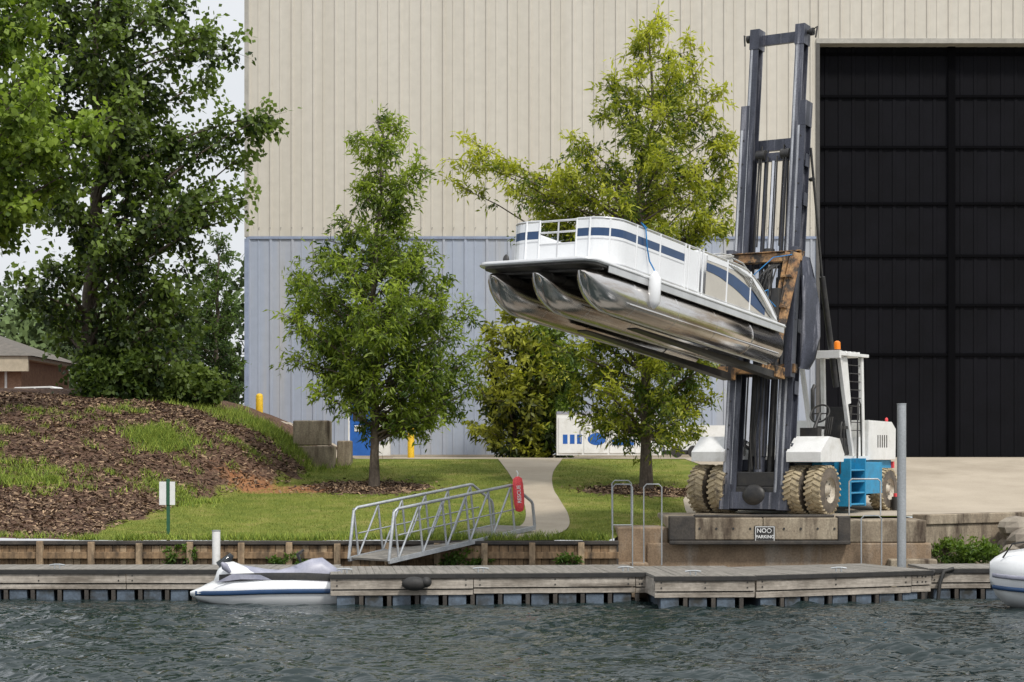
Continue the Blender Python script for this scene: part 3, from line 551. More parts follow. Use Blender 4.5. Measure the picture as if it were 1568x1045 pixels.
mb.loft([[(x,w*math.sin(t),z0+(z1-z0)*max(0,math.cos(t))**.6) for t in np.linspace(-math.pi/2,math.pi/2,11)] for x,w,z0,z1 in ((.9,.05,.5,.64),(1.1,.24,.38,.62),(1.35,.26,.36,.58),(1.6,.26,.35,.56),(1.8,.27,.35,.60),(2.0,.28,.35,.67),(2.2,.25,.33,.74),(2.4,.22,.32,.76),(2.55,.2,.32,.66),(2.8,.15,.3,.5),(2.95,.05,.3,.35))],'lilac',closed=False)
mb.obj('seat_and_hood',e)
mb=MB()
for sg in (-1,1):
    mb.loft([[(x,sg*w,z),(x,sg*(w+.012),z+.02),(x,sg*(w+.012),z+.06),(x,sg*w,z+.08)] for x,w,z in ((.1,.12,.145),(.4,.32,.155),(.8,.475,.17),(1.3,.555,.19),(1.9,.585,.20),(2.5,.575,.20),(3.0,.53,.20))],'navy')
    mb.tube([(.75,sg*.33,.54),(.66,sg*.40,.64),(.6,sg*.41,.70)],[.03,.07,.02],8,'lilac')
    mb.tube([(2.0,0,.70),(1.95,sg*.18,.82),(2.03,sg*.38,.86)],.022,8,'black')
    mb.loft([[(x,sg*w,z),(x,sg*(w+.01),z+.05),(x,sg*(w-.01),z+.12)] for x,w,z in ((.55,.31,.38),(.9,.36,.40),(1.4,.34,.41),(2.1,.36,.41),(2.7,.3,.38))],'black',closed=False,caps=False)
mb.tube([(.55,0,.60),(.75,0,.80),(.78,0,.77)],[.12,.05,.02],8,'glass')
mb.prism([(.5,.38),(.95,.43),(1.5,.42),(1.3,.50),(.8,.52)],-.42,-.405,'lilac')
mb.obj('trim',e)

# ------------------------------------------------------------------ moored motor boat
e=empty('motor_boat',(8.95,37.3,0),(0,0,R(-4))); mb=MB()
S=[(0,.04,.50,.55,.72,.80,.86),(.10,.20,.25,.42,.70,.84,.95),(.3,.48,.05,.28,.68,.88,1.06),(.7,.75,-.1,.18,.68,.9,1.12),(1.2,.90,-.2,.1,.68,.92,1.15),(2.0,1.05,-.25,.05,.68,.92,1.15),(4,1.12,-.28,.0,.66,.9,1.0),(6,1.1,-.25,.0,.64,.87,.95)]
mb.loft([ring(*s) for s in S],'gelcoat'); mb.obj('hull',e)
mb=MB()
for sg in (-1,1):
    for dz,mt_ in ((0,'lilac'),(-.22,'navy')):
        mb.loft([[(x,sg*w,z+dz),(x,sg*(w+.015),z+.02+dz),(x,sg*(w+.015),z+.06+dz),(x,sg*w,z+.08+dz)] for x,w,z in ((.03,.09,.58),(.12,.23,.57),(.3,.49,.56),(.7,.76,.54),(1.2,.91,.52),(2,1.05,.50),(4,1.12,.48),(6,1.1,.46))],mt_)
mb.prism([(1.8,1.1),(2.3,1.65),(2.35,1.65),(2.5,1.1)],-.8,.8,'glass'); mb.tube([(.2,-.25,.95),(.35,-.4,1.22),(1.2,-.7,1.36),(2,-.85,1.15)],.016,6,'black'); mb.obj('trim_and_windscreen',e)

# ------------------------------------------------------------------ forklift
YAW=R(-34); TILT=R(-6.2); O=(5.60,45.0,1.50)
fk=empty('marina_forklift',O,(0,0,YAW))
def wheel(mb,cx,cy,r,w,lugs=26):
    prof=[(r*.52,-w/2),(r*.80,-w/2),(r*.93,-w/2+.02),(r*.97,-w*.38),(r*.97,w*.38),(r*.93,w/2-.02),(r*.80,w/2),(r*.52,w/2)]
    mb.lathe_x(prof[:3],cx,cy,r,'tyre',36); mb.lathe_x(prof[2:6],cx,cy,r,'tan',36); mb.lathe_x(prof[5:],cx,cy,r,'tyre',36)
    for sd in (-1,1):
        for k in range(lugs):
            t=2*math.pi*(k+(.5 if sd>0 else 0))/lugs; ct,st_=math.cos(t),math.sin(t); t2=t+.16
            mb.beam((cx+sd*w*.03,cy+ct*r*.975,r+st_*r*.975),(cx+sd*w*.49,cy+math.cos(t2)*r*.965,r+math.sin(t2)*r*.965),.055,.05,'tan',up=(0,ct,st_))
    for q in (1,-1): mb.lathe_x([(r*.55,q*w*.46),(r*.5,q*w*.30),(r*.2,q*w*.22),(r*.18,q*w*.40),(.005,q*w*.42)],cx,cy,r,'rim',28)
    for k in range(8):
        t=k*math.pi/4; mb.cyl((cx+w*.22,cy+r*.34*math.cos(t),r+r*.34*math.sin(t)),(cx+w*.29,cy+r*.34*math.cos(t),r+r*.34*math.sin(t)),.02,'black',6)
mb=MB()
for cx in (-1.47,-.95,.95,1.47): wheel(mb,cx,.15,.55,.40)
for cx in (-1.15,1.15): wheel(mb,cx,4.25,.50,.36)
mb.obj('wheels',fk)
mb=MB()
mb.bx(-1.3,1.3,.0,.35,.42,.75,'black'); mb.bx(-.55,.55,-.25,.5,.12,.62,'black'); mb.bx(-.75,.75,.35,2.2,.4,1.15,'black'); mb.bx(-1.1,1.1,4.05,4.45,.35,.7,'black')
mb.ell((0,-.28,.42),(.3,.12,.25),'black'); mb.bx(-.72,.72,-.2,.3,.62,.95,'black'); mb.obj('axles',fk,bevel=.02)
mb=MB()
mb.prismx([(1.15,.35),(3.55,.35),(3.62,1.2),(1.15,1.2)],-1.0,1.0,'bluepaint')
mb.bx(-1.05,1.05,3.5,4.95,.98,1.2,'bluepaint'); mb.bx(-.9,.9,4.55,4.95,.45,.975,'bluepaint')
for sg in (-1,1):
    for zz in (.18,.44,.70,.96): mb.bx(sg*1.36-.20,sg*1.36+.20,1.5,2.25,zz,zz+.04,'bluepaint')
    mb.bx(sg*1.36-.21,sg*1.36+.21,1.44,1.49,.15,1.25,'bluepaint'); mb.bx(sg*1.36-.21,sg*1.36+.21,2.26,2.31,.15,1.25,'bluepaint'); mb.bx(sg*1.1-.05,sg*1.1+.05,1.495,2.255,.2,1.1,'black')
    mb.bx(sg*1.25-.22,sg*1.25+.22,2.35,3.45,.42,1.15,'bluepaint')
mb.obj('chassis',fk,bevel=.012)
mb=MB()
mb.prismx([(3.35,1.21),(4.98,1.21),(5.0,1.95),(4.75,2.12),(3.4,2.15)],-1.15,1.15,'white')
mb.bx(-1.2,1.2,1.0,3.3,1.205,1.30,'white')
for sg in (-1,1):
    mb.prismx([(-.25,1.18),(.95,1.18),(1.0,1.35),(.75,1.70),(.2,1.75),(-.25,1.4)],sg*1.2-.42 if sg>0 else -1.62,1.62 if sg>0 else -.78,'white')
mb.bx(-1.1,-.1,1.2,2.95,1.305,1.55,'white'); mb.bx(.1,1.1,2.95,3.3,1.305,1.75,'white')
for k in range(5): mb.bx(1.152,1.156,3.9+.13*k,3.95+.13*k,1.5,1.8,'black')
mb.obj('hood_and_fenders',fk,bevel=.03)
mb=MB()
mb.beam((1.1,2.55,1.3),(1.1,1.85,3.62),.09,.10,'white'); mb.beam((.12,2.55,1.3),(.12,1.85,3.62),.09,.10,'white')
for x in (.12,1.1): mb.beam((x,3.15,1.3),(x,3.05,3.62),.09,.12,'white')
mb.beam((1.1,2.3,2.5),(1.1,2.08,3.6),.04,.34,'white',up=(0,1,0))
mb.bx(0,1.22,1.55,3.25,3.62,3.69,'white'); mb.bx(-.05,1.27,1.50,1.60,3.55,3.73,'white')
for k in range(6): mb.bx(.15,1.1,1.75+.24*k,1.80+.24*k,3.692,3.74,'white')
for k in range(9): mb.cyl((1.1,2.42-.07*k*.9,1.9+.19*k),(1.1,3.1,1.9+.19*k),.012,'black',6)
mb.cyl((.75,2.5,3.69),(.75,2.5,3.80),.07,'black',12); mb.tube([(.75,2.5,3.8),(.75,2.5,3.97),(.75,2.5,4.0)],[.08,.075,.03],12,'orange')
mb.obj('overhead_guard',fk,bevel=.012)
mb=MB()
mb.bx(.45,1.05,1.95,2.5,1.32,1.72,'black'); mb.prismx([(2.4,1.72),(2.56,1.72),(2.7,2.45),(2.56,2.45)],.45,1.05,'black'); mb.bx(.55,1.0,.92,1.12,1.3,1.95,'black')
for sg in (.42,1.08): mb.bx(sg-.035,sg+.035,2.0,2.45,1.93,2.0,'black')
mb.tube([(.8+.23*math.cos(t),1.45+.13*math.sin(t),2.28+.20*math.sin(t)) for t in np.linspace(0,2*math.pi,24)],.024,6,'black'); mb.cyl((.8,1.1,1.85),(.8,1.45,2.28),.045,'black',8); mb.cyl((.6,1.45,2.28),(1.0,1.45,2.28),.016,'black',6); mb.cyl((.8,1.32,2.1),(.8,1.45,2.28),.03,'black',6)
for k in range(4): mb.tube([(1.0+.05*k,1.25,1.8),(1.03+.05*k,1.32,2.2)],[.01,.022],6,'black')
mb.tube([(1.32,1.42,.9),(1.34,1.42,2.0),(1.34,1.47,2.08),(1.34,1.58,2.08),(1.32,1.62,1.3)],.02,6,'black'); mb.tube([(1.32,2.35,.9),(1.34,2.35,2.5),(1.34,2.42,2.58),(1.34,2.5,2.5),(1.32,2.6,1.3)],.02,6,'black')
mb.obj('seat_and_controls',fk,bevel=.02)
mb=MB(); mb.ell((.95,4.9,2.17),(.04,.04,.06),'red'); mb.tube([(-.4,3.6,2.1),(-.4,3.6,2.9),(-.4,3.7,3.0)],.05,10,'black'); mb.bx(.86,1.1,4.952,5.03,1.0,1.16,'red'); mb.obj('tail_lamp_and_exhaust',fk)
mb=MB(); mb.cyl((1.45,4.3,.0),(1.45,4.3,.32),.10,'black',12); mb.cyl((1.45,4.3,.32),(1.45,4.3,.40),.06,'red',10)
mb.obj('fuel_can',None,(O[0],O[1],O[2]),(0,0,YAW))
ms=empty('mast',(0,-.15,.10),(TILT,0,0),fk)
def ibeam(mb,x,y,z0,z1,w,dp,mat,edge='worn_highlight',t=.035):
    mb.bx(x-t/2,x+t/2,y-dp/2+.001,y+dp/2-.001,z0,z1,mat)
    mb.bx(x-w/2,x+w/2,y-dp/2-t,y-dp/2,z0,z1,mat); mb.bx(x-w/2,x+w/2,y+dp/2,y+dp/2+t,z0,z1,mat)
    mb.bx(x-w/2-.004,x-w/2,y-dp/2-t,y-dp/2,z0,z1,edge)  # left edge strip: bare worn steel plus painted highlight
    mb.bx(x-w/2+w*.10,x-w/2+w*.36,y-dp/2-t-.004,y-dp/2-t,z0,z1,edge)  # front flange strip, same wear and painted highlight
mb=MB()
for sg in (-1,1):
    ibeam(mb,sg*.72,0,.05,9.3,.20,.26,'mast'); ibeam(mb,sg*.575,-.02,.35,11.1,.20,.20,'mast')
    mb.bx(sg*.72-.13,sg*.72+.13,-.22,.22,-.02,.55,'mast')
    mb.bx(sg*.72-.105,sg*.72+.105,-.17,.17,8.75,9.32,'mast')
    mb.bx(sg*.575-.12,sg*.575+.12,-.17,.14,10.65,11.12,'mast')
    mb.cyl((sg*.66,0,10.95),(sg*.86,0,10.95),.05,'black',10); mb.cyl((sg*.76,0,10.95),(sg*.84,0,10.95),.09,'black',14); mb.tube([(sg*.84,0,11.0),(sg*.93,0,11.06),(sg*.90,0,10.8)],.02,6,'black')
    for zz in (1.2,2.6,4.0,6.9,7.8): mb.bx(.825 if sg>0 else -.855,.855 if sg>0 else -.825,-.1,.1,zz,zz+.3,'mast')
    for zz in np.arange(.8,9,.55): mb.cyl((sg*.72,-.17,zz),(sg*.72,-.18,zz),.022,'black',6)
mb.bx(-.47,.47,.05,.14,10.78,11.02,'mast'); mb.bx(-.60,.60,.17,.26,8.30,8.56,'mast'); mb.bx(-.46,.46,-.02,.06,8.0,8.2,'mast')
mb.bx(-.60,.60,.17,.26,5.55,5.8,'mast'); mb.bx(-.60,.60,.17,.26,3.05,3.3,'mast'); mb.bx(-.60,.60,-.20,.26,.0,.38,'mast'); mb.bx(-.60,.60,.17,.26,.9,1.15,'mast')
mb.obj('rails',ms,bevel=.006)
mb=MB()
for xx in (-.24,.24): mb.cyl((xx,.1,.3),(xx,.1,5.3),.085,'black',14); mb.cyl((xx,.1,5.3),(xx,.1,8.3),.05,'mast',12)
mb.cyl((0,.0,2.0),(0,.0,5.9),.10,'black',16); mb.cyl((0,.0,5.9),(0,.0,8.0),.055,'chrome',14); mb.cyl((.0,-.02,5.55),(.0,-.02,5.95),.13,'black',14)
for xx in (-.34,-.12,.12,.34): mb.beam((xx,-.08,1.2),(xx,-.08,8.1),.035,.02,'black')
for xx in (-.4,.4): mb.tube([(xx,-.05,3.0),(xx,-.03,6.5),(xx*.9,0,8.2),(xx*.7,-.08,8.35),(xx*.7,-.1,6)],.02,6,'rubber')
for zz in (8.15,): mb.cyl((-.42,-.02,zz),(-.2,-.02,zz),.12,'black',16); mb.cyl((.2,-.02,zz),(.42,-.02,zz),.12,'black',16)
mb.cyl((0,.02,.35),(0,.02,2.0),.13,'mast',16); mb.cyl((0,.02,1.2),(0,.02,3.4),.15,'mast',16)
for k in range(3): mb.tube([(-.1+.1*k,-.14,.9),(-.16+.12*k,-.2,1.6),(-.08+.08*k,-.17,2.4),(-.12+.12*k,-.2,3.3)],.02,6,'rubber')
mb.obj('lift_cylinders_and_chains',ms)
mb=MB()
mb.tube([(.88,.80,8.3),(.95,1.25,5.4)],.03,8,'black'); mb.tube([(.95,1.25,5.4),(1.0,1.9,2.9)],.07,10,'black')
mb.cyl((.80,.95,7.6),(.90,.90,7.6),.05,'black',8)
for sg in (-1,1): mb.cyl((sg*.62,.4,1.6),(sg*.62,1.6,1.25),.09,'chrome',12)
mb.obj('tilt_struts',fk)
mb=MB(); cy=-.28
mb.bx(-.95,.98,cy-.10,cy+.06,5.58,5.78,'rust'); mb.bx(-.95,.98,cy-.16,cy+.10,5.785,5.81,'rust'); mb.bx(-.95,.95,cy-.08,cy+.06,3.05,3.25,'rust'); mb.bx(-.9,.9,cy-.08,cy+.06,4.25,4.42,'mast')
mb.bx(-.89,-.71,cy-.14,cy+.08,2.95,5.9,'mast'); mb.bx(.71,.89,cy-.14,cy+.08,2.95,5.9,'mast')
mb.beam((-.7,cy-.12,5.6),(-.25,cy-.35,4.0),.06,.14,'rust')
for o_ in (-.07,.07): mb.beam((.82+o_,cy-.16,5.75),(.50+o_*.6,cy-.5,2.95),.035,.26,'rust')
mb.beam((.82,cy-.20,5.7),(.50,cy-.54,3.0),.12,.04,'rust')
for t in (.2,.45,.7): p=Vector((.82,cy-.16,5.75)).lerp(Vector((.50,cy-.5,2.95)),t); mb.bx(p.x-.12,p.x+.12,p.y-.15,p.y+.12,p.z-.03,p.z+.03,'rust')
mb.beam((.2,cy-.1,5.5),(.45,cy-.45,4.0),.06,.1,'black'); mb.beam((-.4,cy-.1,5.4),(.3,cy-.3,3.4),.06,.09,'rust')
for xx in (-.62,.62): mb.bx(xx-.12,xx+.12,cy-.55,cy-.1,2.9,3.15,'rust')
mb.obj('carriage',ms,bevel=.008)
mb=MB()
for xx in (-.58,.58):
    mb.prismx([(cy-.5,2.9),(cy-.35,2.9),(cy-.35,4.9),(cy-.5,4.9)],xx-.1,xx+.1,'black')
    mb.prismx([(cy-.36,2.86),(cy-6.6,3.00),(cy-6.6,3.03),(cy-.36,3.03)],xx-.11,xx+.11,'black')
mb.obj('forks',ms,bevel=.01)
mb=MB(); rg=[]
for z,w,c0 in ((3.15,.10,1.02),(3.4,.24,1.02),(3.9,.32,1.04),(4.6,.26,1.05),(5.2,.16,1.0),(5.7,.05,.96)):
    rg.append([(c0+w*t,cy-.05+.28*t,z) for t in np.linspace(0,1,5)]+[(c0+w*t+.02,cy-.01+.28*t,z) for t in np.linspace(1,0,5)])
mb.loft(rg,'mast'); mb.obj('side_shield',ms)
mb=MB()
for k in range(5): mb.tube([(.3+.05*k,cy-.15,5.5),(.2+.1*k,cy-.5,5.2+.05*k),(.1+.09*k,cy-.55,4.8),(.2+.06*k,cy-.3,4.3)],.018,6,'rubber')
mb.tube([(.85,cy-.2,5.7),(.6,cy-.7,5.55),(.2,cy-.9,5.1),(.0,cy-.9,4.9)],.012,6,'ropeblue'); mb.obj('hoses',ms)

# ------------------------------------------------------------------ pontoon boat
F_=Vector((math.sin(YAW),-math.cos(YAW),0)); st_=Vector((O[0],O[1],0))+F_*1.35
pb=empty('pontoon_boat',(st_.x,st_.y,5.66),(TILT,0,YAW)); LB=8.05
mb=MB()
for cx in (-1.0,0,1.0):
    r=.37; secs=[(-.05,-.51,.05),(-.06,-.51,.30),(-.12,-.51,r),(-3,-.51,r),(-6.6,-.51,r),(-6.95,-.50,.36),(-7.2,-.475,.335),(-7.42,-.44,.295),(-7.60,-.395,.235),(-7.74,-.34,.16),(-7.83,-.28,.08),(-7.86,-.25,.02)]
    rings=[]
    for y,zc,rr in secs:
        k=max(0,(-y-6.6)/1.26); rings.append([(cx+rr*math.cos(t)*(1-.08*k),y-.05+.10*k*max(0,-math.sin(t)),zc+rr*math.sin(t)*(1+.15*k*(1 if math.sin(t)<0 else .2))) for t in np.linspace(0,2*math.pi,29)[:-1]])
    mb.loft(rings,'toon')
    for y in (-1.6,-3.2,-4.8,-6.4): mb.loft([[(cx+rr*math.cos(t),y+dy,-.51+rr*math.sin(t)) for t in np.linspace(0,2*math.pi,29)[:-1]] for dy,rr in ((-.012,r),(-.006,r+.004),(.006,r+.004),(.012,r))],'toon',caps=False)
    for sg in (-1,1):
        a=R(-28); xx=cx+sg*r*math.cos(a); zz=-.51+r*math.sin(a); mb.beam((xx+sg*.02,-6.7,zz),(xx+sg*.02,-.4,zz),.07,.02,'toon')
    mb.tube([(cx,-.2,-.885),(cx,-6.7,-.885),(cx,-7.2,-.86),(cx,-7.5,-.77),(cx,-7.77,-.62),(cx,-7.93,-.40),(cx,-7.97,-.25)],.018,6,'alutrim')
    for y in np.arange(-6.8,-.1,.8): mb.bx(cx-.16,cx+.16,y,y+.35,-.19,-.115,'under')
mb.obj('pontoons',pb)
def rrect(x,y0,y1,rf,n=8,rb=.12):
    P=[]
    for k in range(n+1): t=math.pi/2*k/n; P.append((x-rf+rf*math.cos(t),y0+rf-rf*math.sin(t)))
    for k in range(n+1): t=math.pi/2*k/n; P.append((-x+rf-rf*math.sin(t),y0+rf-rf*math.cos(t)))
    P+= [(-x,y1),(x,y1)]; return P
def slab(mb,P,z0,z1,mat):
    n=len(P); mb.add([(x,y,z0) for x,y in P]+[(x,y,z1) for x,y in P],[tuple(range(n)),tuple(range(2*n-1,n-1,-1))]+[(i,i+n,(i+1)%n+n,(i+1)%n) for i in range(n)],mat)
mb=MB(); slab(mb,rrect(1.30,-LB,0,.30),-.075,0.0,'gelcoat'); slab(mb,rrect(1.32,-LB-.02,.01,.31),-.06,-.03,'alutrim'); slab(mb,rrect(1.26,-LB+.1,-.02,.28),-.115,-.0755,'under')
for y in np.arange(-7.5,-.1,.42): mb.bx(-1.22,1.22,y,y+.06,-.16,-.116,'under')
for sg in (-1,1): mb.bx(sg*1.295-.012,sg*1.295+.012,-7.4,-.05,-.20,-.076,'alutrim')
mb.obj('deck',pb,bevel=.006)
FX=1.2; FY=-7.2
def fpath(side):
    P=[]; rf=.5
    P.append((side*.42,FY))
    for k in range(9):
        t=math.pi/2*k/8; P.append((side*(FX-rf+rf*math.sin(t)),FY+rf-rf*math.cos(t)))
    for y in np.linspace(FY+rf+.3,-.25,22): P.append((side*FX,y))
    return P
def ftop(y): return float(np.interp(y,[-7,-2.1,-1.6,-1.0,-.5,-.25],[.92,.94,.90,.66,.34,.14]))
def wall(mb,P,zf0,zf1,mat,th=.03,side=1,y0=-9,y1=9):
    rows=[(x,y) for x,y in P if y0<=y<=y1]
    rings=[]
    for i,(x,y) in enumerate(rows):
        a=rows[max(0,i-1)];b_=rows[min(len(rows)-1,i+1)]; tx,ty=b_[0]-a[0],b_[1]-a[1]; l=math.hypot(tx,ty); nx,ny=ty/l*side*-1,-tx/l*side*-1
        za,zb=zf0(y),zf1(y); zb=max(zb,za+.001)
        rings.append([(x+nx*th,y+ny*th,za),(x+nx*th,y+ny*th,zb),(x-nx*th*.3,y-ny*th*.3,zb),(x-nx*th*.3,y-ny*th*.3,za)])
    mb.loft(rings,mat,smooth=False)
for side,nm in ((1,'fence_right'),(-1,'fence_left')):
    P=fpath(side); mb=MB(); sd=-side
    lo=lambda y:.05
    wall(mb,P,lo,lambda y:min(ftop(y)-.04,.50),'gelcoat',.012,sd,-9,-4.3)
    wall(mb,P,lambda y:.50,lambda y:.52,'alutrim',.016,sd,-9,-4.3)
    wall(mb,P,lambda y:.522,lambda y:.565,'gelcoat',.012,sd,-9,-4.3)
    wall(mb,P,lambda y:.567,lambda y:.72,'navy',.012,sd,-9,-4.3)
    wall(mb,P,lambda y:.722,lambda y:.88,'gelcoat',.012,sd,-9,-4.3)
    wall(mb,P,lo,lambda y:.86,'gelcoat',.012,sd,-4.35,-3.6)
    wall(mb,P,lo,lambda y:min(ftop(y)-.04,.86),'beige',.010,sd,-3.75,-.2)
    wall(mb,P,lambda y:float(np.interp(y,[-3.7,-3.0,-2.2,-1.4,-.9],[.56,.54,.40,.18,.07])),lambda y:min(ftop(y)-.05,float(np.interp(y,[-3.7,-3.0,-2.4,-1.6,-.9,-.6],[.72,.72,.69,.54,.30,.10]))),'navy',.018,sd,-3.75,-.6)
    wall(mb,P,lambda y:ftop(y)-.16,lambda y:ftop(y)-.05,'gelcoat',.016,sd,-3.75,-.2)
    mb.tube([(x+0,y,ftop(y)-.01) for x,y in P],.024,8,'alutrim')
    mb.tube([(x*1.012,y,.045) for x,y in P],.024,6,'alutrim')
    for (px_,py_) in ((side*.42,FY),(side*.72,FY-.01),(side*1.06,FY+.16),(side*1.215,-6.3),(side*1.215,-5.4),(side*1.22,-4.40),(side*1.22,-4.25),(side*1.22,-3.82),(side*1.22,-3.66),(side*1.215,-2.6),(side*1.215,-1.55)):
        mb.cyl((px_,py_-.005,0),(px_,py_-.005,ftop(py_)),.022,'gelcoat',8)
    mb.obj(nm,pb)
mb=MB()
for zz in (.90,.68,.45,.08): mb.cyl((-.42,FY,zz),(.42,FY,zz),.02,'alutrim',8)
mb.cyl((.0,FY,.08),(0,FY,.88),.018,'alutrim',8); mb.bx(-.40,.40,FY-.008,FY+.008,.10,.44,'gelcoat'); mb.obj('bow_gate',pb)
mb=MB()
for sg in (-1,1):
    mb.bx(sg*.86-.26,sg*.86+.26,-6.5,-4.6,.01,.45,'gelcoat'); mb.bx(sg*1.05-.09,sg*1.05+.09,-6.5,-4.6,.46,.86,'gelcoat')
    mb.bx(sg*.86-.26,sg*.86+.26,-3.0,-.9,.01,.45,'beige')
mb.bx(-1.1,.2,-1.0,-.6,.01,.85,'gelcoat'); mb.bx(.2,.95,-3.4,-2.9,.01,1.02,'gelcoat'); mb.obj('seats_and_helm',pb,bevel=.04)
mb=MB()
mb.tube([(x,-2.35+.10*math.cos(x*1.4),1.04+.03*math.sin(x*5)) for x in np.linspace(-1.15,1.15,15)],.095,10,'canvas')
for sg in (-1,1):
    mb.tube([(sg*1.2,-3.4,.9),(sg*1.2,-2.9,1.02),(sg*1.18,-2.3,1.08)],.016,6,'alutrim'); mb.tube([(sg*1.2,-1.6,.85),(sg*1.2,-1.9,1.0),(sg*1.18,-2.3,1.03)],.016,6,'alutrim')
    for q in (.0,.12,.24,.36): mb.tube([(sg*1.22,-2.6+q,.86),(sg*1.235,-1.9+q,.74),(sg*1.235,-1.1+q*.8,.34-q*.2),(sg*1.23,-.5+q*.4,.05)],.014,6,'alutrim')
mb.obj('bimini_and_grab_rails',pb)
mb=MB(); mb.tube([(1.38,-5.85,.10),(1.39,-5.85,.04),(1.40,-5.85,-.04),(1.40,-5.85,-.50),(1.40,-5.85,-.58),(1.40,-5.85,-.63)],[.03,.07,.125,.125,.08,.02],16,'gelcoat')
mb.obj('boat_fender',pb)
mb=MB(); mb.tube([(1.12,-6.05,.92),(1.25,-6.05,.90),(1.26,-5.98,.55),(1.27,-5.88,.3),(1.36,-5.85,.14),(1.38,-5.85,.10)],.014,6,'ropeblue'); mb.tube([(1.25,-6.05,.9),(1.2,-6.15,1.0),(1.22,-5.95,.93)],.014,6,'ropeblue')
mb.tube([(1.0,-.9,.5),(1.2,-.7,.65),(1.1,-.5,.5),(1.2,-.3,.35)],.012,6,'ropeblue'); mb.obj('rope',pb)
mb=MB(); mb.ell((-.95,FY-.32,.12),(.07,.04,.12),'black'); mb.tube([(-.95,FY-.3,.0),(-.95,FY-.3,.2)],.02,6,'black'); mb.obj('bow_cleat',pb)

# ------------------------------------------------------------------ water
xs=np.concatenate([-np.geomspace(1500,15,14)[:-1],np.linspace(-15,13,620),np.geomspace(13.2,1500,14)])
ys=np.concatenate([-np.geomspace(1500,10,10),np.linspace(-8,18,20)[:-1],np.linspace(18,23.5,50)[:-1],np.linspace(23.5,39.8,560),np.linspace(40,52,20)])
X,Y=np.meshgrid(xs,ys); Z=np.zeros_like(X); env=sst(16,22,Y)*(1-sst(38.5,39.8,Y)*.6)*sst(-17,-14.5,X)*(1-sst(12.5,13.2,X))
gust=.95+.40*np.sin(X*.35+Y*.5)*np.sin(X*.13-Y*.31+1)+.25*np.sin(X*.9-Y*.7+2)*np.sin(X*.4+Y*1.1)
gust*=np.interp(Y,[24,30,38],[1.15,1.0,.75])
for k in range(130):
    lam=.17*(7)**RNG.uniform(0,1)**.95; th=RNG.normal(math.pi/2-.2,.50); kx,ky=math.cos(th)*2*np.pi/lam,math.sin(th)*2*np.pi/lam
    ph=RNG.uniform(0,6.28); amp=.0052*lam
    q=kx*X+ky*Y+ph+1.3*np.sin(1.3*X+.9*Y+k)+1.1*np.sin(.6*X-1.3*Y+2*k); s=np.sin(q); Z+=amp*(s+.35*np.cos(2*q))
Z*=env*gust
n1,n2=X.shape; V=np.stack([X,Y,Z],-1).reshape(-1,3); i=np.arange((n1-1)*(n2-1)); a=(i//(n2-1))*n2+i%(n2-1); F=np.stack([a,a+1,a+n2+1,a+n2],-1)
w=bpy.data.materials.new('lake_water'); w.use_nodes=True; N=w.node_tree.nodes; L=w.node_tree.links; b=N['Principled BSDF']
b.inputs['Base Color'].default_value=(.014,.024,.024,1); b.inputs['Roughness'].default_value=.03; b.inputs['IOR'].default_value=1.40
tc=N.new('ShaderNodeTexCoord'); mp=N.new('ShaderNodeMapping'); mp.inputs['Scale'].default_value=(.5,1.3,1); L.new(tc.outputs['Object'],mp.inputs[0])
nn=N.new('ShaderNodeTexNoise'); nn.inputs['Scale'].default_value=3.0; nn.inputs['Detail'].default_value=3; L.new(mp.outputs[0],nn.inputs['Vector'])
bp=N.new('ShaderNodeBump'); bp.inputs['Strength'].default_value=.8; bp.inputs['Distance'].default_value=.12; L.new(nn.outputs['Fac'],bp.inputs['Height']); L.new(bp.outputs[0],b.inputs['Normal'])
npmesh('water',V,F,w,smooth=True)

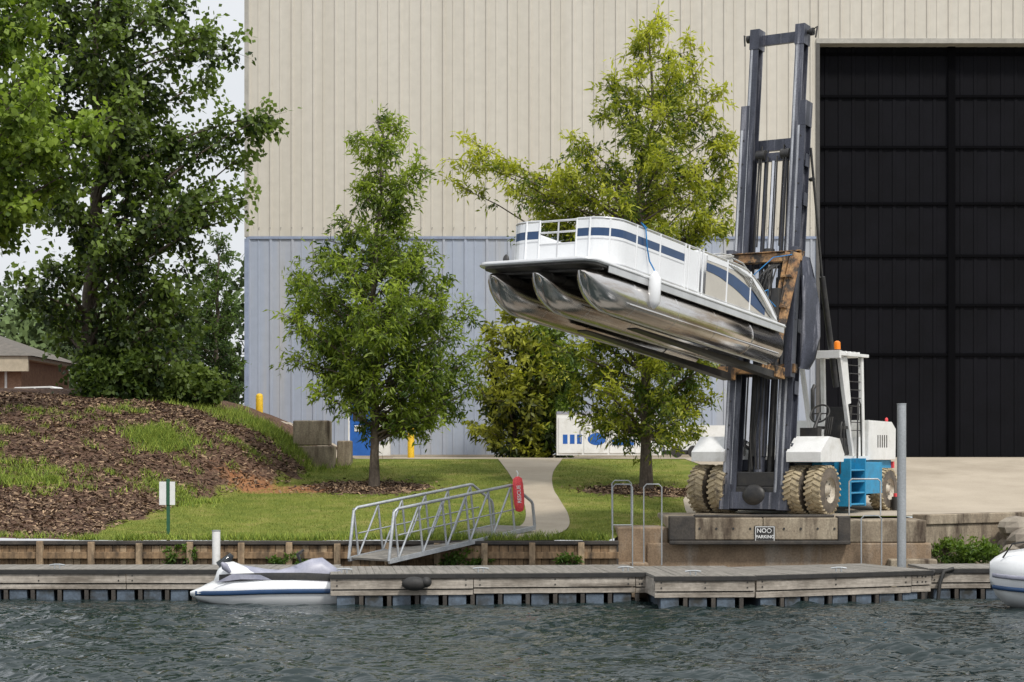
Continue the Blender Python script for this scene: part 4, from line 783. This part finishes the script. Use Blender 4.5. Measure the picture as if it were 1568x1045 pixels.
# ------------------------------------------------------------------ light, sky, camera
sun_el,sun_az=R(52),R(150)
wd=bpy.data.worlds.new('World'); scene.world=wd; wd.use_nodes=True; N=wd.node_tree.nodes; L=wd.node_tree.links; bg=N['Background']
sk=N.new('ShaderNodeTexSky'); sk.sky_type='NISHITA'; sk.sun_disc=False; sk.sun_elevation=sun_el; sk.sun_rotation=sun_az; sk.dust_density=3
tc=N.new('ShaderNodeTexCoord'); n=N.new('ShaderNodeTexNoise'); n.inputs['Scale'].default_value=2.2; n.inputs['Detail'].default_value=4; mp=N.new('ShaderNodeMapping'); mp.inputs['Scale'].default_value=(1,1,3); L.new(tc.outputs['Generated'],mp.inputs[0]); L.new(mp.outputs[0],n.inputs['Vector'])
cr=N.new('ShaderNodeMapRange'); cr.inputs[1].default_value=.3; cr.inputs[2].default_value=.7; cr.inputs[3].default_value=.84; cr.inputs[4].default_value=.99; L.new(n.outputs['Fac'],cr.inputs[0])
sx=N.new('ShaderNodeSeparateXYZ'); L.new(tc.outputs['Generated'],sx.inputs[0]); zr=N.new('ShaderNodeMapRange'); zr.inputs[1].default_value=.2; zr.inputs[2].default_value=1; zr.inputs[3].default_value=1.0; zr.inputs[4].default_value=1.6; L.new(sx.outputs['Z'],zr.inputs[0])
k=N.new('ShaderNodeMix'); k.data_type='RGBA'; L.new(cr.outputs[0],k.inputs[0]); L.new(sk.outputs[0],k.inputs[6]); k.inputs[7].default_value=(8.4,8.65,9.0,1)
vm=N.new('ShaderNodeVectorMath'); vm.operation='SCALE'; L.new(k.outputs[2],vm.inputs[0]); L.new(zr.outputs[0],vm.inputs['Scale']); L.new(vm.outputs[0],bg.inputs['Color']); bg.inputs['Strength'].default_value=.1
sl=bpy.data.lights.new('sun','SUN'); sl.energy=2.8; sl.angle=R(8); sl.color=(1,.96,.89); so=bpy.data.objects.new('sun',sl); COL.objects.link(so)
dvec=Vector((math.sin(sun_az)*math.cos(sun_el),math.cos(sun_az)*math.cos(sun_el),math.sin(sun_el))); so.rotation_euler=dvec.to_track_quat('Z','Y').to_euler(); so.location=(0,0,40)
cam=bpy.data.cameras.new('camera'); co=bpy.data.objects.new('camera',cam); COL.objects.link(co); co.location=(0,0,3); co.rotation_euler=(R(90),0,0)
cam.lens=70; cam.sensor_width=36; cam.shift_y=.104; cam.clip_end=5000; cam.clip_start=.5; scene.camera=co
scene.view_settings.view_transform='Standard'; scene.view_settings.look='None'; scene.view_settings.exposure=0
